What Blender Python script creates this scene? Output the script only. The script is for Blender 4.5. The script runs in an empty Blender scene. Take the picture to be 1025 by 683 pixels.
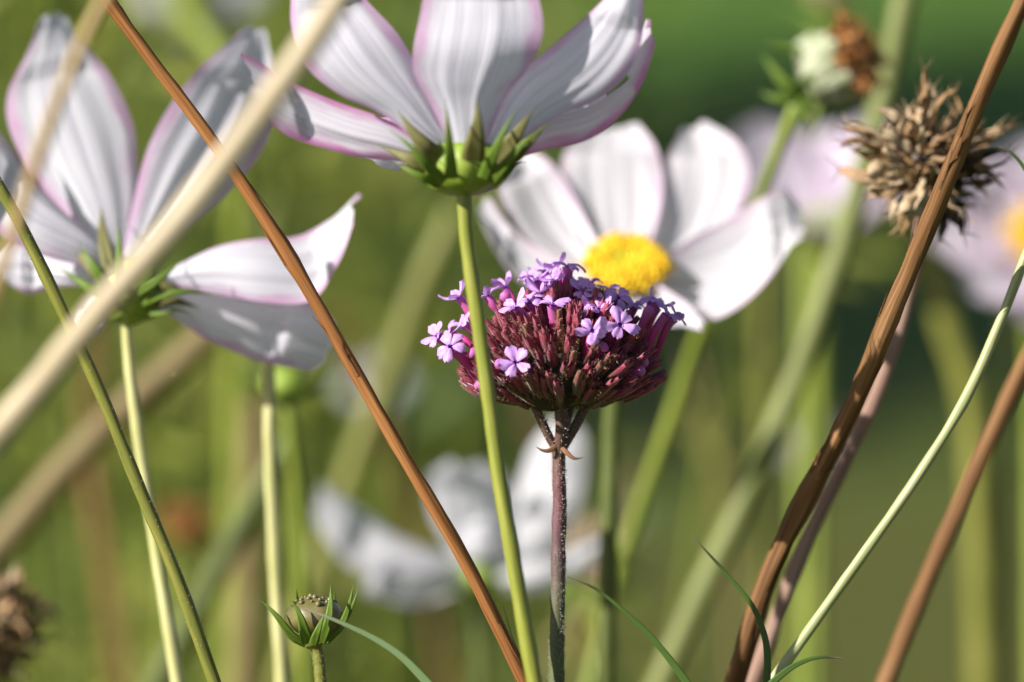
import bpy, bmesh, math, random
from mathutils import Vector, Matrix, noise

random.seed(7)
R = math.radians
S = bpy.context.scene
C = S.collection

# ------------------------------------------------------------------ camera, sky, sun, exposure
CAM = Vector((0.0, 0.0, 0.95))
PITCH = R(-10.0)
cd = bpy.data.cameras.new('camera')
cam = bpy.data.objects.new('camera', cd)
C.objects.link(cam)
cam.location = CAM
cam.rotation_euler = (R(90) + PITCH, 0, 0)
cd.lens = 100.0
cd.sensor_width = 22.2
cd.clip_start = 0.02
cd.clip_end = 3000
cd.dof.use_dof = True
cd.dof.focus_distance = 0.692
cd.dof.aperture_fstop = 5.6
cd.dof.aperture_blades = 0
S.camera = cam

SUN = Vector((-0.75, -0.39, 0.54)).normalized()      # towards the sun
w = bpy.data.worlds.new('World')
S.world = w
w.use_nodes = True
nt = w.node_tree
sky = nt.nodes.new('ShaderNodeTexSky')
sky.sky_type = 'NISHITA'
sky.sun_disc = False
sky.sun_elevation = math.asin(SUN.z)
sky.sun_rotation = math.atan2(SUN.x, SUN.y)
bg = nt.nodes['Background']
bg.inputs['Strength'].default_value = 0.05
nt.links.new(sky.outputs[0], bg.inputs['Color'])
sd = bpy.data.lights.new('sun', 'SUN')
sd.energy = 5.0
sd.angle = R(0.5)
sd.color = (1.0, 0.96, 0.90)
sun = bpy.data.objects.new('sun', sd)
C.objects.link(sun)
sun.rotation_euler = SUN.to_track_quat('Z', 'Y').to_euler()
sun.location = (-3, -2, 6)
S.view_settings.view_transform = 'Standard'
S.view_settings.look = 'None'
S.view_settings.exposure = 0.90
S.view_settings.gamma = 1.0
S.view_settings.use_curve_mapping = False
S.cycles.use_denoising = True
S.cycles.max_bounces = 8
S.cycles.transparent_max_bounces = 8

# ------------------------------------------------------------------ helpers
W = cd.sensor_width / cd.lens
FWD = Vector((0, math.cos(PITCH), math.sin(PITCH)))
UP = Vector((0, -math.sin(PITCH), math.cos(PITCH)))
RT = Vector((1, 0, 0))


def P(px, py, d):
    """a place in the garden: how far right, how high, how far away"""
    return CAM + FWD * d + RT * ((px - 512.5) / 1025 * W * d) - UP * ((py - 341.5) / 1025 * W * d)


def mm_px(d):
    return W * d / 1025


def cr(pts, n):
    """Catmull-Rom through pts (tuples or vectors), n samples"""
    pts = [Vector(p) for p in pts]
    if len(pts) == 2:
        return [pts[0].lerp(pts[1], i / (n - 1)) for i in range(n)]
    q = [pts[0] * 2 - pts[1]] + pts + [pts[-1] * 2 - pts[-2]]
    L = [0]
    for a, b in zip(pts, pts[1:]):
        L.append(L[-1] + max((b - a).length, 1e-9))
    out = []
    for i in range(n):
        s = L[-1] * i / (n - 1)
        k = 0
        while k < len(pts) - 2 and s > L[k + 1]:
            k += 1
        t = min(max((s - L[k]) / (L[k + 1] - L[k]), 0), 1)
        a, b, c, d = q[k], q[k + 1], q[k + 2], q[k + 3]
        out.append(0.5 * ((2 * b) + (c - a) * t + (2 * a - 5 * b + 4 * c - d) * t * t + (3 * b - a - 3 * c + d) * t ** 3))
    return out


class MB:
    """collects shapes in world space and links them as ONE mesh object"""

    def __init__(self):
        self.v, self.f, self.uv, self.mi = [], [], [], []

    def grid(self, rows, uvs, closed=False, mi=0):
        o = len(self.v)
        nu = len(rows[0])
        for r in rows:
            self.v += [tuple(p) for p in r]
        for i in range(len(rows) - 1):
            for j in range(nu if closed else nu - 1):
                k = (j + 1) % nu
                self.f.append((o + i * nu + j, o + i * nu + k, o + (i + 1) * nu + k, o + (i + 1) * nu + j))
                a, b = uvs[i], uvs[i + 1]
                k2 = j + 1
                self.uv.append((a[j], a[k2] if k2 < len(a) else (1.0, a[0][1]), b[k2] if k2 < len(b) else (1.0, b[0][1]), b[j]))
                self.mi.append(mi)

    def poly(self, pts, uv=(0.5, 0.5), mi=0):
        o = len(self.v)
        self.v += [tuple(p) for p in pts]
        self.f.append(tuple(range(o, o + len(pts))))
        self.uv.append(tuple(uv for _ in pts) if not isinstance(uv, list) else tuple(uv))
        self.mi.append(mi)

    def tube(self, path, rad, ns=10, mi=0, cap=True, vscale=1.0, wob=0.0):
        n = len(path)
        if not callable(rad):
            r0 = rad
            rad = lambda t: r0
        t0 = (path[1] - path[0]).normalized()
        a = t0.orthogonal().normalized()
        rows, uvs = [], []
        dist = 0
        for i, p in enumerate(path):
            t = (path[min(i + 1, n - 1)] - path[max(i - 1, 0)])
            if t.length < 1e-9:
                t = t0
            t = t.normalized()
            a = (a - t * a.dot(t))
            a = a.normalized() if a.length > 1e-6 else t.orthogonal().normalized()
            b = t.cross(a)
            if i:
                dist += (p - path[i - 1]).length
            r = rad(i / (n - 1))
            row = []
            for j in range(ns):
                an = 2 * math.pi * j / ns
                rr = r
                if wob:
                    rr *= 1 + wob * (noise.noise(Vector((math.cos(an) * 1.5, math.sin(an) * 1.5, dist * 300))) + .8 * noise.noise(Vector((math.cos(an) * 4, math.sin(an) * 4, dist * 60))) + .8 * noise.noise(Vector((7, 3, dist * 90))))
                row.append(p + (a * math.cos(an) + b * math.sin(an)) * rr)
            rows.append(row)
            uvs.append([(j / ns, dist * vscale) for j in range(ns)])
        self.grid(rows, uvs, True, mi)
        if cap:
            self.poly(list(reversed(rows[0])), (0.5, 0), mi)
            self.poly(rows[-1], (0.5, dist * vscale), mi)

    def hairs(self, path, rad, count, length, mi, lo=0.0, hi=1.0):
        n = len(path)
        for _ in range(count):
            x = random.uniform(lo, hi) * (n - 1.001)
            i = int(x)
            t = (path[i + 1] - path[i])
            p = path[i] + t * (x - i)
            t = t.normalized()
            a = t.orthogonal().normalized()
            b = t.cross(a)
            an = random.uniform(0, 2 * math.pi)
            d = a * math.cos(an) + b * math.sin(an)
            r = rad(x / (n - 1)) if callable(rad) else rad
            s = t.cross(d)
            q = p + d * r * 0.95
            l = length * random.uniform(.5, 1.2)
            th = 0.000035
            tip = q + (d + t * random.uniform(-.5, .5) + s * random.uniform(-.4, .4)) * l
            c3 = [q + t * th, q + s * th - t * th, q - s * th - t * th]
            for k in range(3):
                self.poly([c3[k], c3[(k + 1) % 3], tip], (0.5, 0.5), mi)

    def blade(self, spine, width, nrm, fold=0.25, thick=0.00025, mi=0, power=1.1, base=0.85):
        """a tapered leaf / sepal with a keeled cross-section and real thickness"""
        n = len(spine)
        rows, uvs = [], []
        for i, p in enumerate(spine):
            t = (spine[min(i + 1, n - 1)] - spine[max(i - 1, 0)]).normalized()
            s = t.cross(nrm)
            s = s.normalized() if s.length > 1e-5 else t.orthogonal().normalized()
            m = s.cross(t).normalized()
            v = i / (n - 1)
            wd = width * 0.5 * max(0.04, (base + (1 - base) * math.sin(min(1, v * 2.2) * math.pi / 2)) * (1 - v ** 1.7) ** power)
            th = thick * (1 - .7 * v)
            row = [p - s * wd + m * wd * fold, p - s * wd * .5 + m * (wd * fold * .3 + th * .6), p + m * th, p + s * wd * .5 + m * (wd * fold * .3 + th * .6),
                   p + s * wd + m * wd * fold, p + s * wd * .5 + m * (wd * fold * .3 - th * .6), p - m * th, p - s * wd * .5 + m * (wd * fold * .3 - th * .6)]
            rows.append(row)
            uvs.append([(j / 8, v) for j in range(8)])
        self.grid(rows, uvs, True, mi)
        self.poly(list(reversed(rows[0])), (0.5, 0), mi)
        self.poly(rows[-1], (0.5, 1), mi)

    def ball(self, c, rx, ry=None, rz=None, axes=None, nu=14, nv=9, wob=0.0, v0=0.0, v1=1.0, freq=200, mi=0):
        ry = ry or rx
        rz = rz or rx
        ax = axes or (Vector((1, 0, 0)), Vector((0, 1, 0)), Vector((0, 0, 1)))
        rows, uvs = [], []
        for i in range(nv + 1):
            v = v0 + (v1 - v0) * i / nv
            th = math.pi * min(max(v, .004), .996)
            row = []
            for j in range(nu):
                ph = 2 * math.pi * j / nu
                d = ax[0] * (math.sin(th) * math.cos(ph) * rx) + ax[1] * (math.sin(th) * math.sin(ph) * ry) - ax[2] * (math.cos(th) * rz)
                if wob:
                    d = d * (1 + wob * noise.noise((Vector(c) + d) * freq))
                row.append(Vector(c) + d)
            rows.append(row)
            uvs.append([(j / nu, v) for j in range(nu)])
        self.grid(rows, uvs, True, mi)
        self.poly(list(reversed(rows[0])), (0.5, 0), mi)
        self.poly(rows[-1], (0.5, 1), mi)

    def build(self, name, mats, parent=None, origin=None, smooth=True):
        me = bpy.data.meshes.new(name)
        off = Vector((0, 0, 0))
        if origin is not None:
            off = Vector(origin)
        elif parent is not None:
            r = parent
            while r is not None:
                off += r.location
                r = r.parent
        me.from_pydata([tuple(Vector(p) - off) for p in self.v], [], self.f)
        ul = me.uv_layers.new(name='UVMap')
        k = 0
        for q in self.uv:
            for a in q:
                ul.data[k].uv = a
                k += 1
        if not isinstance(mats, (list, tuple)):
            mats = [mats]
        for m in mats:
            me.materials.append(m)
        me.polygons.foreach_set('material_index', self.mi)
        if smooth:
            me.polygons.foreach_set('use_smooth', [True] * len(me.polygons))
        me.update()
        o = bpy.data.objects.new(name, me)
        C.objects.link(o)
        if parent is not None:
            o.parent = parent
        elif origin is not None:
            o.location = off
        return o


def tag(o, label=None, cat=None, group=None, kind=None):
    for k, v in (('label', label), ('category', cat), ('group', group), ('kind', kind)):
        if v:
            o[k] = v
    return o


def thing(name, loc, label, cat, group=None):
    o = bpy.data.objects.new(name, None)
    o.empty_display_size = 0.02
    C.objects.link(o)
    o.location = loc
    return tag(o, label, cat, group)


# ------------------------------------------------------------------ materials
def lin(c):
    """sRGB 0-255 -> linear"""
    return tuple(((x / 255 + .055) / 1.055) ** 2.4 if x > 10 else x / 3300 for x in c) + (1,)


def mat(name, cols, coord='Object', scale=(300, 300, 300), rough=.6, bump=0.0, bdist=.0003, trans=0.0, detail=4, spec=.35, sheen=0.0, tcol=None, vramp=None):
    """noise-driven colours; vramp mixes a second list of colours along the length (UV v)"""
    m = bpy.data.materials.new(name)
    m.use_nodes = True
    t = m.node_tree
    N, L = t.nodes, t.links
    b = N['Principled BSDF']
    b.inputs['Roughness'].default_value = rough
    b.inputs['Specular IOR Level'].default_value = spec
    if sheen:
        b.inputs['Sheen Weight'].default_value = sheen
        b.inputs['Sheen Roughness'].default_value = .4
    tc = N.new('ShaderNodeTexCoord')
    mp = N.new('ShaderNodeMapping')
    mp.inputs['Scale'].default_value = scale
    L.new(tc.outputs[coord], mp.inputs['Vector'])
    nz = N.new('ShaderNodeTexNoise')
    nz.inputs['Scale'].default_value = 1
    nz.inputs['Detail'].default_value = detail
    nz.inputs['Roughness'].default_value = .62
    L.new(mp.outputs[0], nz.inputs['Vector'])
    rp = N.new('ShaderNodeValToRGB')
    el = rp.color_ramp.elements
    k = len(cols)
    for i, c in enumerate(cols):
        pos = .30 + .40 * i / max(1, k - 1)
        if i < 2:
            el[i].position = pos
            e = el[i]
        else:
            e = el.new(pos)
        e.color = tuple(c[:3]) + (1,)
    if k == 1:
        el[1].color = el[0].color
    L.new(nz.outputs['Fac'], rp.inputs['Fac'])
    col = rp.outputs['Color']
    if vramp:
        sx = N.new('ShaderNodeSeparateXYZ')
        L.new(tc.outputs['UV'], sx.inputs[0])
        r2 = N.new('ShaderNodeValToRGB')
        e2 = r2.color_ramp.elements
        for i, (pos, c) in enumerate(vramp):
            if i < 2:
                e2[i].position = pos
                e = e2[i]
            else:
                e = e2.new(pos)
            e.color = tuple(c[:3]) + (1,)
        L.new(sx.outputs['Y'], r2.inputs['Fac'])
        mx = N.new('ShaderNodeMix')
        mx.data_type = 'RGBA'
        mx.inputs['Factor'].default_value = .7
        L.new(col, mx.inputs['A'])
        L.new(r2.outputs['Color'], mx.inputs['B'])
        col = mx.outputs['Result']
    L.new(col, b.inputs['Base Color'])
    if bump:
        bp = N.new('ShaderNodeBump')
        bp.inputs['Strength'].default_value = bump
        bp.inputs['Distance'].default_value = bdist
        L.new(nz.outputs['Fac'], bp.inputs['Height'])
        L.new(bp.outputs[0], b.inputs['Normal'])
    if trans:
        tr = N.new('ShaderNodeBsdfTranslucent')
        if tcol:
            tr.inputs['Color'].default_value = tuple(tcol[:3]) + (1,)
        else:
            L.new(col, tr.inputs['Color'])
        ms = N.new('ShaderNodeMixShader')
        ms.inputs[0].default_value = trans
        L.new(b.outputs[0], ms.inputs[1])
        L.new(tr.outputs[0], ms.inputs[2])
        L.new(ms.outputs[0], N['Material Output'].inputs['Surface'])
    return m


def petal_mat(name, body, edge, edge_from=.72, edge_amt=.85, trans=.50):
    """petal: pale body with fine veins, a coloured rim along both sides; UV u = across (0..1), v = along"""
    m = bpy.data.materials.new(name)
    m.use_nodes = True
    t = m.node_tree
    N, L = t.nodes, t.links
    b = N['Principled BSDF']
    b.inputs['Roughness'].default_value = .55
    b.inputs['Specular IOR Level'].default_value = .25
    b.inputs['Sheen Weight'].default_value = .1
    tc = N.new('ShaderNodeTexCoord')
    sx = N.new('ShaderNodeSeparateXYZ')
    L.new(tc.outputs['UV'], sx.inputs[0])

    def math_(op, a, b_=None, c=None):
        n = N.new('ShaderNodeMath')
        n.operation = op
        for i, x in enumerate((a, b_, c)):
            if x is None:
                continue
            if isinstance(x, (int, float)):
                n.inputs[i].default_value = x
            else:
                L.new(x, n.inputs[i])
        return n.outputs[0]

    nz = N.new('ShaderNodeTexNoise')
    nz.inputs['Scale'].default_value = 1
    nz.inputs['Detail'].default_value = 5
    mp = N.new('ShaderNodeMapping')
    mp.inputs['Scale'].default_value = (46, 1.6, 1)
    L.new(tc.outputs['UV'], mp.inputs[0])
    oi = N.new('ShaderNodeObjectInfo')
    cmb = N.new('ShaderNodeCombineXYZ')
    L.new(math_('MULTIPLY', oi.outputs['Random'], 40), cmb.inputs[2])
    L.new(cmb.outputs[0], mp.inputs['Location'])
    L.new(mp.outputs[0], nz.inputs['Vector'])
    n2 = N.new('ShaderNodeTexNoise')
    n2.inputs['Scale'].default_value = 5
    n2.inputs['Detail'].default_value = 3
    L.new(tc.outputs['UV'], n2.inputs['Vector'])
    au = math_('ABSOLUTE', math_('MULTIPLY_ADD', sx.outputs['X'], 2, -1))
    au = math_('ADD', au, math_('MULTIPLY_ADD', n2.outputs['Fac'], .9, -.45))
    au = math_('ADD', au, math_('MULTIPLY_ADD', nz.outputs['Fac'], .44, -.22))
    mr = N.new('ShaderNodeMapRange')
    mr.interpolation_type = 'SMOOTHSTEP'
    mr.inputs['From Min'].default_value = edge_from
    mr.inputs['From Max'].default_value = 1.04
    mr.inputs['To Max'].default_value = edge_amt
    L.new(au, mr.inputs['Value'])
    vein = N.new('ShaderNodeValToRGB')
    vein.color_ramp.elements[0].position = .3
    vein.color_ramp.elements[0].color = tuple(x * y for x, y in zip(body, (.72, .69, .76))) + (1,)
    vein.color_ramp.elements[1].position = .6
    vein.color_ramp.elements[1].color = tuple(body[:3]) + (1,)
    L.new(nz.outputs['Fac'], vein.inputs['Fac'])
    mx = N.new('ShaderNodeMix')
    mx.data_type = 'RGBA'
    L.new(mr.outputs[0], mx.inputs['Factor'])
    L.new(vein.outputs['Color'], mx.inputs['A'])
    mx.inputs['B'].default_value = tuple(edge[:3]) + (1,)
    L.new(mx.outputs['Result'], b.inputs['Base Color'])
    bp = N.new('ShaderNodeBump')
    bp.inputs['Strength'].default_value = .35
    bp.inputs['Distance'].default_value = .0004
    L.new(nz.outputs['Fac'], bp.inputs['Height'])
    L.new(bp.outputs[0], b.inputs['Normal'])
    tr = N.new('ShaderNodeBsdfTranslucent')
    L.new(mx.outputs['Result'], tr.inputs['Color'])
    ms = N.new('ShaderNodeMixShader')
    ms.inputs[0].default_value = trans
    L.new(b.outputs[0], ms.inputs[1])
    L.new(tr.outputs[0], ms.inputs[2])
    L.new(ms.outputs[0], N['Material Output'].inputs['Surface'])
    return m


UVS = (5, 60, 1)
M = {}
M['petal'] = petal_mat('white_petal_pink_rim', (.87, .85, .91), (.68, .32, .58), .62, .72)
M['petal_rosy'] = petal_mat('white_petal_broad_pink_rim', (.80, .775, .82), (.64, .20, .48), .42, .9)
M['petal_mid'] = petal_mat('white_petal_soft_rim', (.87, .84, .875), (.74, .46, .66), .70, .55)
M['petal_far'] = petal_mat('white_petal', (.86, .85, .88), (.70, .62, .76), .75, .4)
M['petal_pink'] = petal_mat('pale_pink_petal', (.80, .71, .80), (.70, .48, .68), .6, .5)
M['sepal'] = mat('green_sepal', [(.09, .15, .018), (.15, .24, .03), (.24, .32, .06)], 'UV', (9, 2, 1), .5, .3, trans=.3)
M['sepal_dull'] = mat('olive_inner_sepal', [(.12, .12, .035), (.19, .18, .06), (.28, .25, .10)], 'UV', (9, 3, 1), .55, .2, trans=.3)
M['calyx'] = mat('green_calyx', [(.13, .19, .018), (.21, .30, .032), (.33, .40, .08)], 'UV', (16, 3, 1), .5, .3)
M['disc'] = mat('yellow_disc_florets', [(.62, .30, .006), (.82, .53, .01), (.88, .66, .03)], 'Object', (900, 900, 900), .55, .2)
M['disc_centre'] = mat('greenish_yellow_florets', [(.70, .55, .01), (.62, .58, .03)], 'Object', (900, 900, 900), .55, .2)
M['anther'] = mat('amber_anther', [(.30, .12, .008), (.5, .26, .01)], 'Object', (900, 900, 900), .5)
M['stem_green'] = mat('fresh_green_stem', [(.12, .17, .018), (.19, .24, .03), (.27, .30, .05)], 'UV', UVS, .45, .25, spec=.45)
M['stem_olive'] = mat('olive_stem', [(.09, .10, .014), (.16, .165, .025), (.21, .19, .04)], 'UV', UVS, .5, .35)
M['stem_yellow'] = mat('yellow_green_stem', [(.30, .32, .09), (.47, .45, .19), (.58, .55, .30)], 'UV', UVS, .4, .25, spec=.5)
M['stem_pale'] = mat('pale_green_stem', [(.22, .26, .09), (.34, .36, .16), (.46, .45, .25)], 'UV', UVS, .45, .25)
M['stem_soft'] = mat('soft_green_stem', [(.11, .13, .03), (.15, .17, .042), (.18, .19, .06)], 'UV', UVS, .5, .2)
M['leaf_pale'] = mat('pale_leaf', [(.09, .15, .05), (.20, .27, .14)], 'UV', (18, 2, 1), .45, .5, vramp=[(0, (.13, .2, .07)), (.7, (.16, .22, .10)), (1, (.36, .24, .22))])
M['stem_straw'] = mat('straw_stem', [(.32, .25, .15), (.43, .35, .22), (.50, .42, .29)], 'UV', UVS, .5, .3)
M['stem_tan'] = mat('tan_stem', [(.22, .14, .05), (.34, .23, .09), (.42, .30, .14)], 'UV', UVS, .55, .3)
M['stem_dull'] = mat('dull_tan_stem', [(.12, .085, .03), (.17, .125, .045), (.2, .15, .06)], 'UV', UVS, .6, .2)
M['stem_moss'] = mat('moss_stem', [(.06, .08, .014), (.10, .12, .022)], 'UV', UVS, .6, .2)
M['stem_brown'] = mat('dry_brown_stem', [(.12, .045, .012), (.26, .105, .03), (.36, .17, .06)], 'UV', (7, 30, 1), .68, .8, .0004, spec=.2)
M['stem_dark'] = mat('dark_brown_stem', [(.05, .022, .009), (.17, .082, .030), (.33, .185, .085)], 'UV', (7, 22, 1), .7, .8, .0004, spec=.2)
M['stem_rosy'] = mat('rosy_stem', [(.16, .10, .07), (.27, .16, .12), (.34, .25, .19)], 'UV', (8, 40, 1), .65, .6, .0003, spec=.2)
M['hair'] = mat('stem_hair', [(.5, .48, .42)], rough=.4)
M['leaf'] = mat('leaf_green', [(.05, .095, .02), (.10, .16, .035), (.14, .2, .06)], 'UV', (5, 5, 1), .45, .2, trans=.2)
M['leaf_tip'] = mat('leaf_with_dry_tip', [(.045, .09, .016), (.12, .19, .04)], 'UV', (14, 3, 1), .45, .2, trans=.2,
                    vramp=[(0, (.07, .13, .02)), (.7, (.06, .11, .02)), (.85, (.05, .04, .02)), (1.0, (.25, .16, .12))])
M['v_stem'] = mat('verbena_stem', [(.07, .03, .035), (.12, .06, .05), (.11, .13, .05)], 'UV', (6, 90, 1), .55, .5)
M['v_stem_low'] = mat('verbena_lower_stem', [(.06, .075, .03), (.11, .13, .05), (.15, .15, .07)], 'UV', (6, 90, 1), .55, .5)
M['v_core'] = mat('verbena_core', [(.02, .02, .008), (.035, .02, .015)], rough=.8, scale=(900, 900, 900))
M['v_calyx'] = mat('verbena_calyx', [(.08, .012, .022), (.20, .026, .055), (.34, .08, .10)], 'Object', (1500, 1500, 500), .5, .5, sheen=.3,
                   vramp=[(0, (.05, .07, .015)), (.35, (.11, .05, .025)), (.8, (.26, .022, .060)), (1, (.40, .10, .14))])
M['v_calyx_b'] = mat('verbena_calyx_olive', [(.08, .035, .02), (.17, .055, .04), (.26, .13, .07)], 'Object', (1500, 1500, 500), .5, .5, sheen=.3,
                     vramp=[(0, (.05, .07, .015)), (.5, (.12, .085, .03)), (.85, (.20, .06, .045)), (1, (.34, .16, .10))])
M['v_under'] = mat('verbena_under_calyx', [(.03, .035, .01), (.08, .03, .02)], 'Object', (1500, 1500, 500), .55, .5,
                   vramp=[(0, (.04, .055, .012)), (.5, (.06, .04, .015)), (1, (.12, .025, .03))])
M['v_tube'] = mat('verbena_tube', [(.52, .04, .22), (.64, .09, .32)], 'UV', (4, 3, 1), .45, .1, trans=.36,
                  vramp=[(0, (.36, .02, .09)), (.5, (.62, .06, .26)), (1, (.60, .24, .60))])
M['v_lobe'] = mat('verbena_lobe', [(.50, .25, .68), (.64, .36, .80), (.74, .48, .86)], 'UV', (3, 3, 1), .5, .1, trans=.28)
M['v_throat'] = mat('verbena_throat', [(.30, .06, .38)], 'UV', (3, 3, 1), .5)
M['dry_scale'] = mat('dry_seed_scale', [(.07, .035, .015), (.25, .15, .07), (.50, .37, .23)], 'Object', (700, 700, 700), .55, .5,
                     vramp=[(0, (.06, .03, .012)), (.5, (.24, .145, .065)), (1, (.36, .20, .09))])
M['dry_pale'] = mat('dry_pale_scale', [(.20, .13, .07), (.40, .30, .18), (.58, .47, .33)], 'Object', (700, 700, 700), .55, .5)
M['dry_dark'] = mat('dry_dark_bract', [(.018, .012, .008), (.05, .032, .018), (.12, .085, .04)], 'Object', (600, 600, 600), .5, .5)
M['rust'] = mat('rusty_withered_petal', [(.26, .085, .02), (.36, .15, .04), (.46, .23, .08)], 'Object', (500, 500, 500), .6, .5, trans=.15)
M['cream'] = mat('cream_withered_petal', [(.20, .24, .10), (.40, .43, .27), (.56, .56, .44)], 'Object', (300, 300, 300), .55, .3, trans=.25)
M['bud'] = mat('olive_bud', [(.08, .075, .02), (.13, .115, .035), (.19, .15, .06)], 'Object', (260, 260, 260), .32, .15, spec=.6)
M['foliage'] = mat('feathery_foliage', [(.065, .10, .013), (.115, .16, .025), (.165, .185, .04)], 'Object', (9, 9, 9), .5, 0, trans=.3)
M['foliage_c'] = mat('yellowish_foliage', [(.14, .17, .025), (.225, .255, .04), (.28, .27, .065)], 'Object', (9, 9, 9), .5, 0, trans=.35)
M['foliage_b'] = mat('deep_foliage', [(.02, .05, .010), (.05, .10, .015), (.09, .14, .025)], 'Object', (9, 9, 9), .5, 0, trans=.3)
M['bark'] = mat('tree_bark', [(.10, .07, .045), (.2, .15, .1)], 'Object', (6, 6, 1.5), .8, .6, .02)

# ------------------------------------------------------------------ the setting: lawn
gm = bpy.data.materials.new('lawn')
gm.use_nodes = True
t = gm.node_tree
N, L = t.nodes, t.links
b = N['Principled BSDF']
b.inputs['Roughness'].default_value = .8
b.inputs['Specular IOR Level'].default_value = .15
tc = N.new('ShaderNodeTexCoord')
n1 = N.new('ShaderNodeTexNoise')
n1.inputs['Scale'].default_value = 1.1
n1.inputs['Detail'].default_value = 5
n2 = N.new('ShaderNodeTexNoise')
n2.inputs['Scale'].default_value = 60
n2.inputs['Detail'].default_value = 6
L.new(tc.outputs['Object'], n1.inputs['Vector'])
L.new(tc.outputs['Object'], n2.inputs['Vector'])
sx = N.new('ShaderNodeSeparateXYZ')
L.new(tc.outputs['Object'], sx.inputs[0])
mr = N.new('ShaderNodeMapRange')       # drier grass beside the flower bed, greener lawn further out
mr.inputs['From Min'].default_value = 4.2
mr.inputs['From Max'].default_value = 6.2
L.new(sx.outputs['Y'], mr.inputs['Value'])
ad = N.new('ShaderNodeMath')
ad.operation = 'MULTIPLY_ADD'
ad.inputs[1].default_value = .8
L.new(n1.outputs['Fac'], ad.inputs[0])
sb = N.new('ShaderNodeMath')
sb.operation = 'ADD'
sb.inputs[1].default_value = -.4
L.new(mr.outputs[0], ad.inputs[2])
L.new(ad.outputs[0], sb.inputs[0])
rp = N.new('ShaderNodeValToRGB')
rp.color_ramp.elements[0].color = (.092, .098, .022, 1)
rp.color_ramp.elements[1].color = (.075, .15, .02, 1)
L.new(sb.outputs[0], rp.inputs['Fac'])
mx = N.new('ShaderNodeMix')
mx.data_type = 'RGBA'
mx.blend_type = 'MULTIPLY'
mx.inputs['Factor'].default_value = 1
r3 = N.new('ShaderNodeValToRGB')
r3.color_ramp.elements[0].position = .3
r3.color_ramp.elements[0].color = (.45, .45, .4, 1)
r3.color_ramp.elements[1].position = .65
r3.color_ramp.elements[1].color = (1.15, 1.15, 1.05, 1)
L.new(n2.outputs['Fac'], r3.inputs['Fac'])
L.new(rp.outputs['Color'], mx.inputs['A'])
L.new(r3.outputs['Color'], mx.inputs['B'])
L.new(mx.outputs['Result'], b.inputs['Base Color'])
bp = N.new('ShaderNodeBump')
bp.inputs['Strength'].default_value = .6
bp.inputs['Distance'].default_value = .03
L.new(n2.outputs['Fac'], bp.inputs['Height'])
L.new(bp.outputs[0], b.inputs['Normal'])

mb = MB()
xs = [-1500, -300, -60, -20] + [-10 + i for i in range(21)] + [20, 60, 300, 1500]
ys = [-300, -60, -15, -5] + [-2 + .6 * i for i in range(30)] + [20, 30, 60, 300, 1800]
rows = [[Vector((x, y, .015 * noise.noise(Vector((x * .6, y * .6, 0))) if 3.2 < y < 30 and abs(x) < 30 else 0.0)) for x in xs] for y in ys]
mb.grid(rows, [[(x, y) for x in xs] for y in ys])
lawn = mb.build('lawn', gm)
tag(lawn, kind='structure', label='mown green lawn out of focus behind the flowers', cat='lawn')


# ------------------------------------------------------------------ stems
def to_ground(pts, rnd=0.0, step=.02):
    """continue a stem from its last point down to the soil, straightening as it goes"""
    out = list(pts)
    d = (out[-1] - out[-2]).normalized()
    if d.z > -.2:
        d = Vector((d.x, d.y, -.2)).normalized()
    p = out[-1]
    while p.z > 0:
        d = (d * .93 + Vector((0, 0, -1)) * .07 + Vector((random.uniform(-rnd, rnd), random.uniform(-rnd, rnd), 0))).normalized()
        p = p + d * step
        out.append(p.copy())
    out[-1].z = -.004
    return out


def up_from(pts, length, bend=0.0):
    """continue a stem beyond its first point, upward"""
    out = list(pts)
    d = (out[0] - out[1]).normalized()
    n = max(2, int(length / .01))
    for i in range(n):
        d = (d + Vector((0, 0, 1)) * bend).normalized()
        out.insert(0, out[0] + d * (length / n))
    return out


def stem_path(px, n=44, top=0.0, bend=0.0, ground=True, rnd=.01):
    pts = cr([P(*p) for p in px], n)
    if top:
        pts = up_from(pts, top, bend)
    return to_ground(pts, rnd) if ground else pts


def stem_rad(path, r_top, r_low, node=None, knob=0.0):
    n = len(path)

    def f(t):
        r = r_top + (r_low - r_top) * min(1, t * 1.6)
        r *= 1 + .035 * math.sin(t * 61 + r_top * 9e4) + .02 * math.sin(t * 139)
        if node is not None:
            for k in (node if isinstance(node, (list, tuple)) else [node]):
                r *= 1 + knob * math.exp(-((t - k) * n / 1.6) ** 2)
        return r
    return f


def bare_stem(name, px, width, m, label, cat, group=None, top=0.0, bend=0.0, low=None, hair=0, node=None, knob=0.0, wob=.06, extra=None, peel=0):
    path = stem_path(px, top=top, bend=bend)
    d = px[0][2]
    r = width * .5 * mm_px(d)
    rf = stem_rad(path, r, (low or width * 1.15) * .5 * mm_px(d), node, knob)
    mb = MB()
    mb.tube(path, rf, 18, vscale=1.0, wob=wob)
    if hair:
        mb.hairs(path, rf, hair, .00045, 1, 0, .5)
    if extra:
        extra(mb, path)
    for q in range(peel):           # strips of dry skin coming loose
        i = int(random.uniform(.06, .55) * (len(path) - 8)) + 2
        a_ = random.uniform(0, 6.28)
        t_ = (path[i + 1] - path[i]).normalized()
        e = t_.orthogonal().normalized()
        e = e * math.cos(a_) + t_.cross(e) * math.sin(a_)
        rr = rf(i / (len(path) - 1))
        L_ = random.uniform(.004, .011)
        sg = random.choice((-1, 1))
        mb.blade(cr([path[i] + e * rr * .95, path[i] + t_ * sg * L_ * .5 + e * rr * 1.06, path[i] + t_ * sg * L_ + e * rr * random.uniform(1.2, 1.9)], 8), rr * random.uniform(.3, .6), e, .3, thick=.0001)
    o = mb.build(name, [m, M['hair']], origin=path[-1] + Vector((0, 0, .004)))
    return tag(o, label, cat, group)


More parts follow.
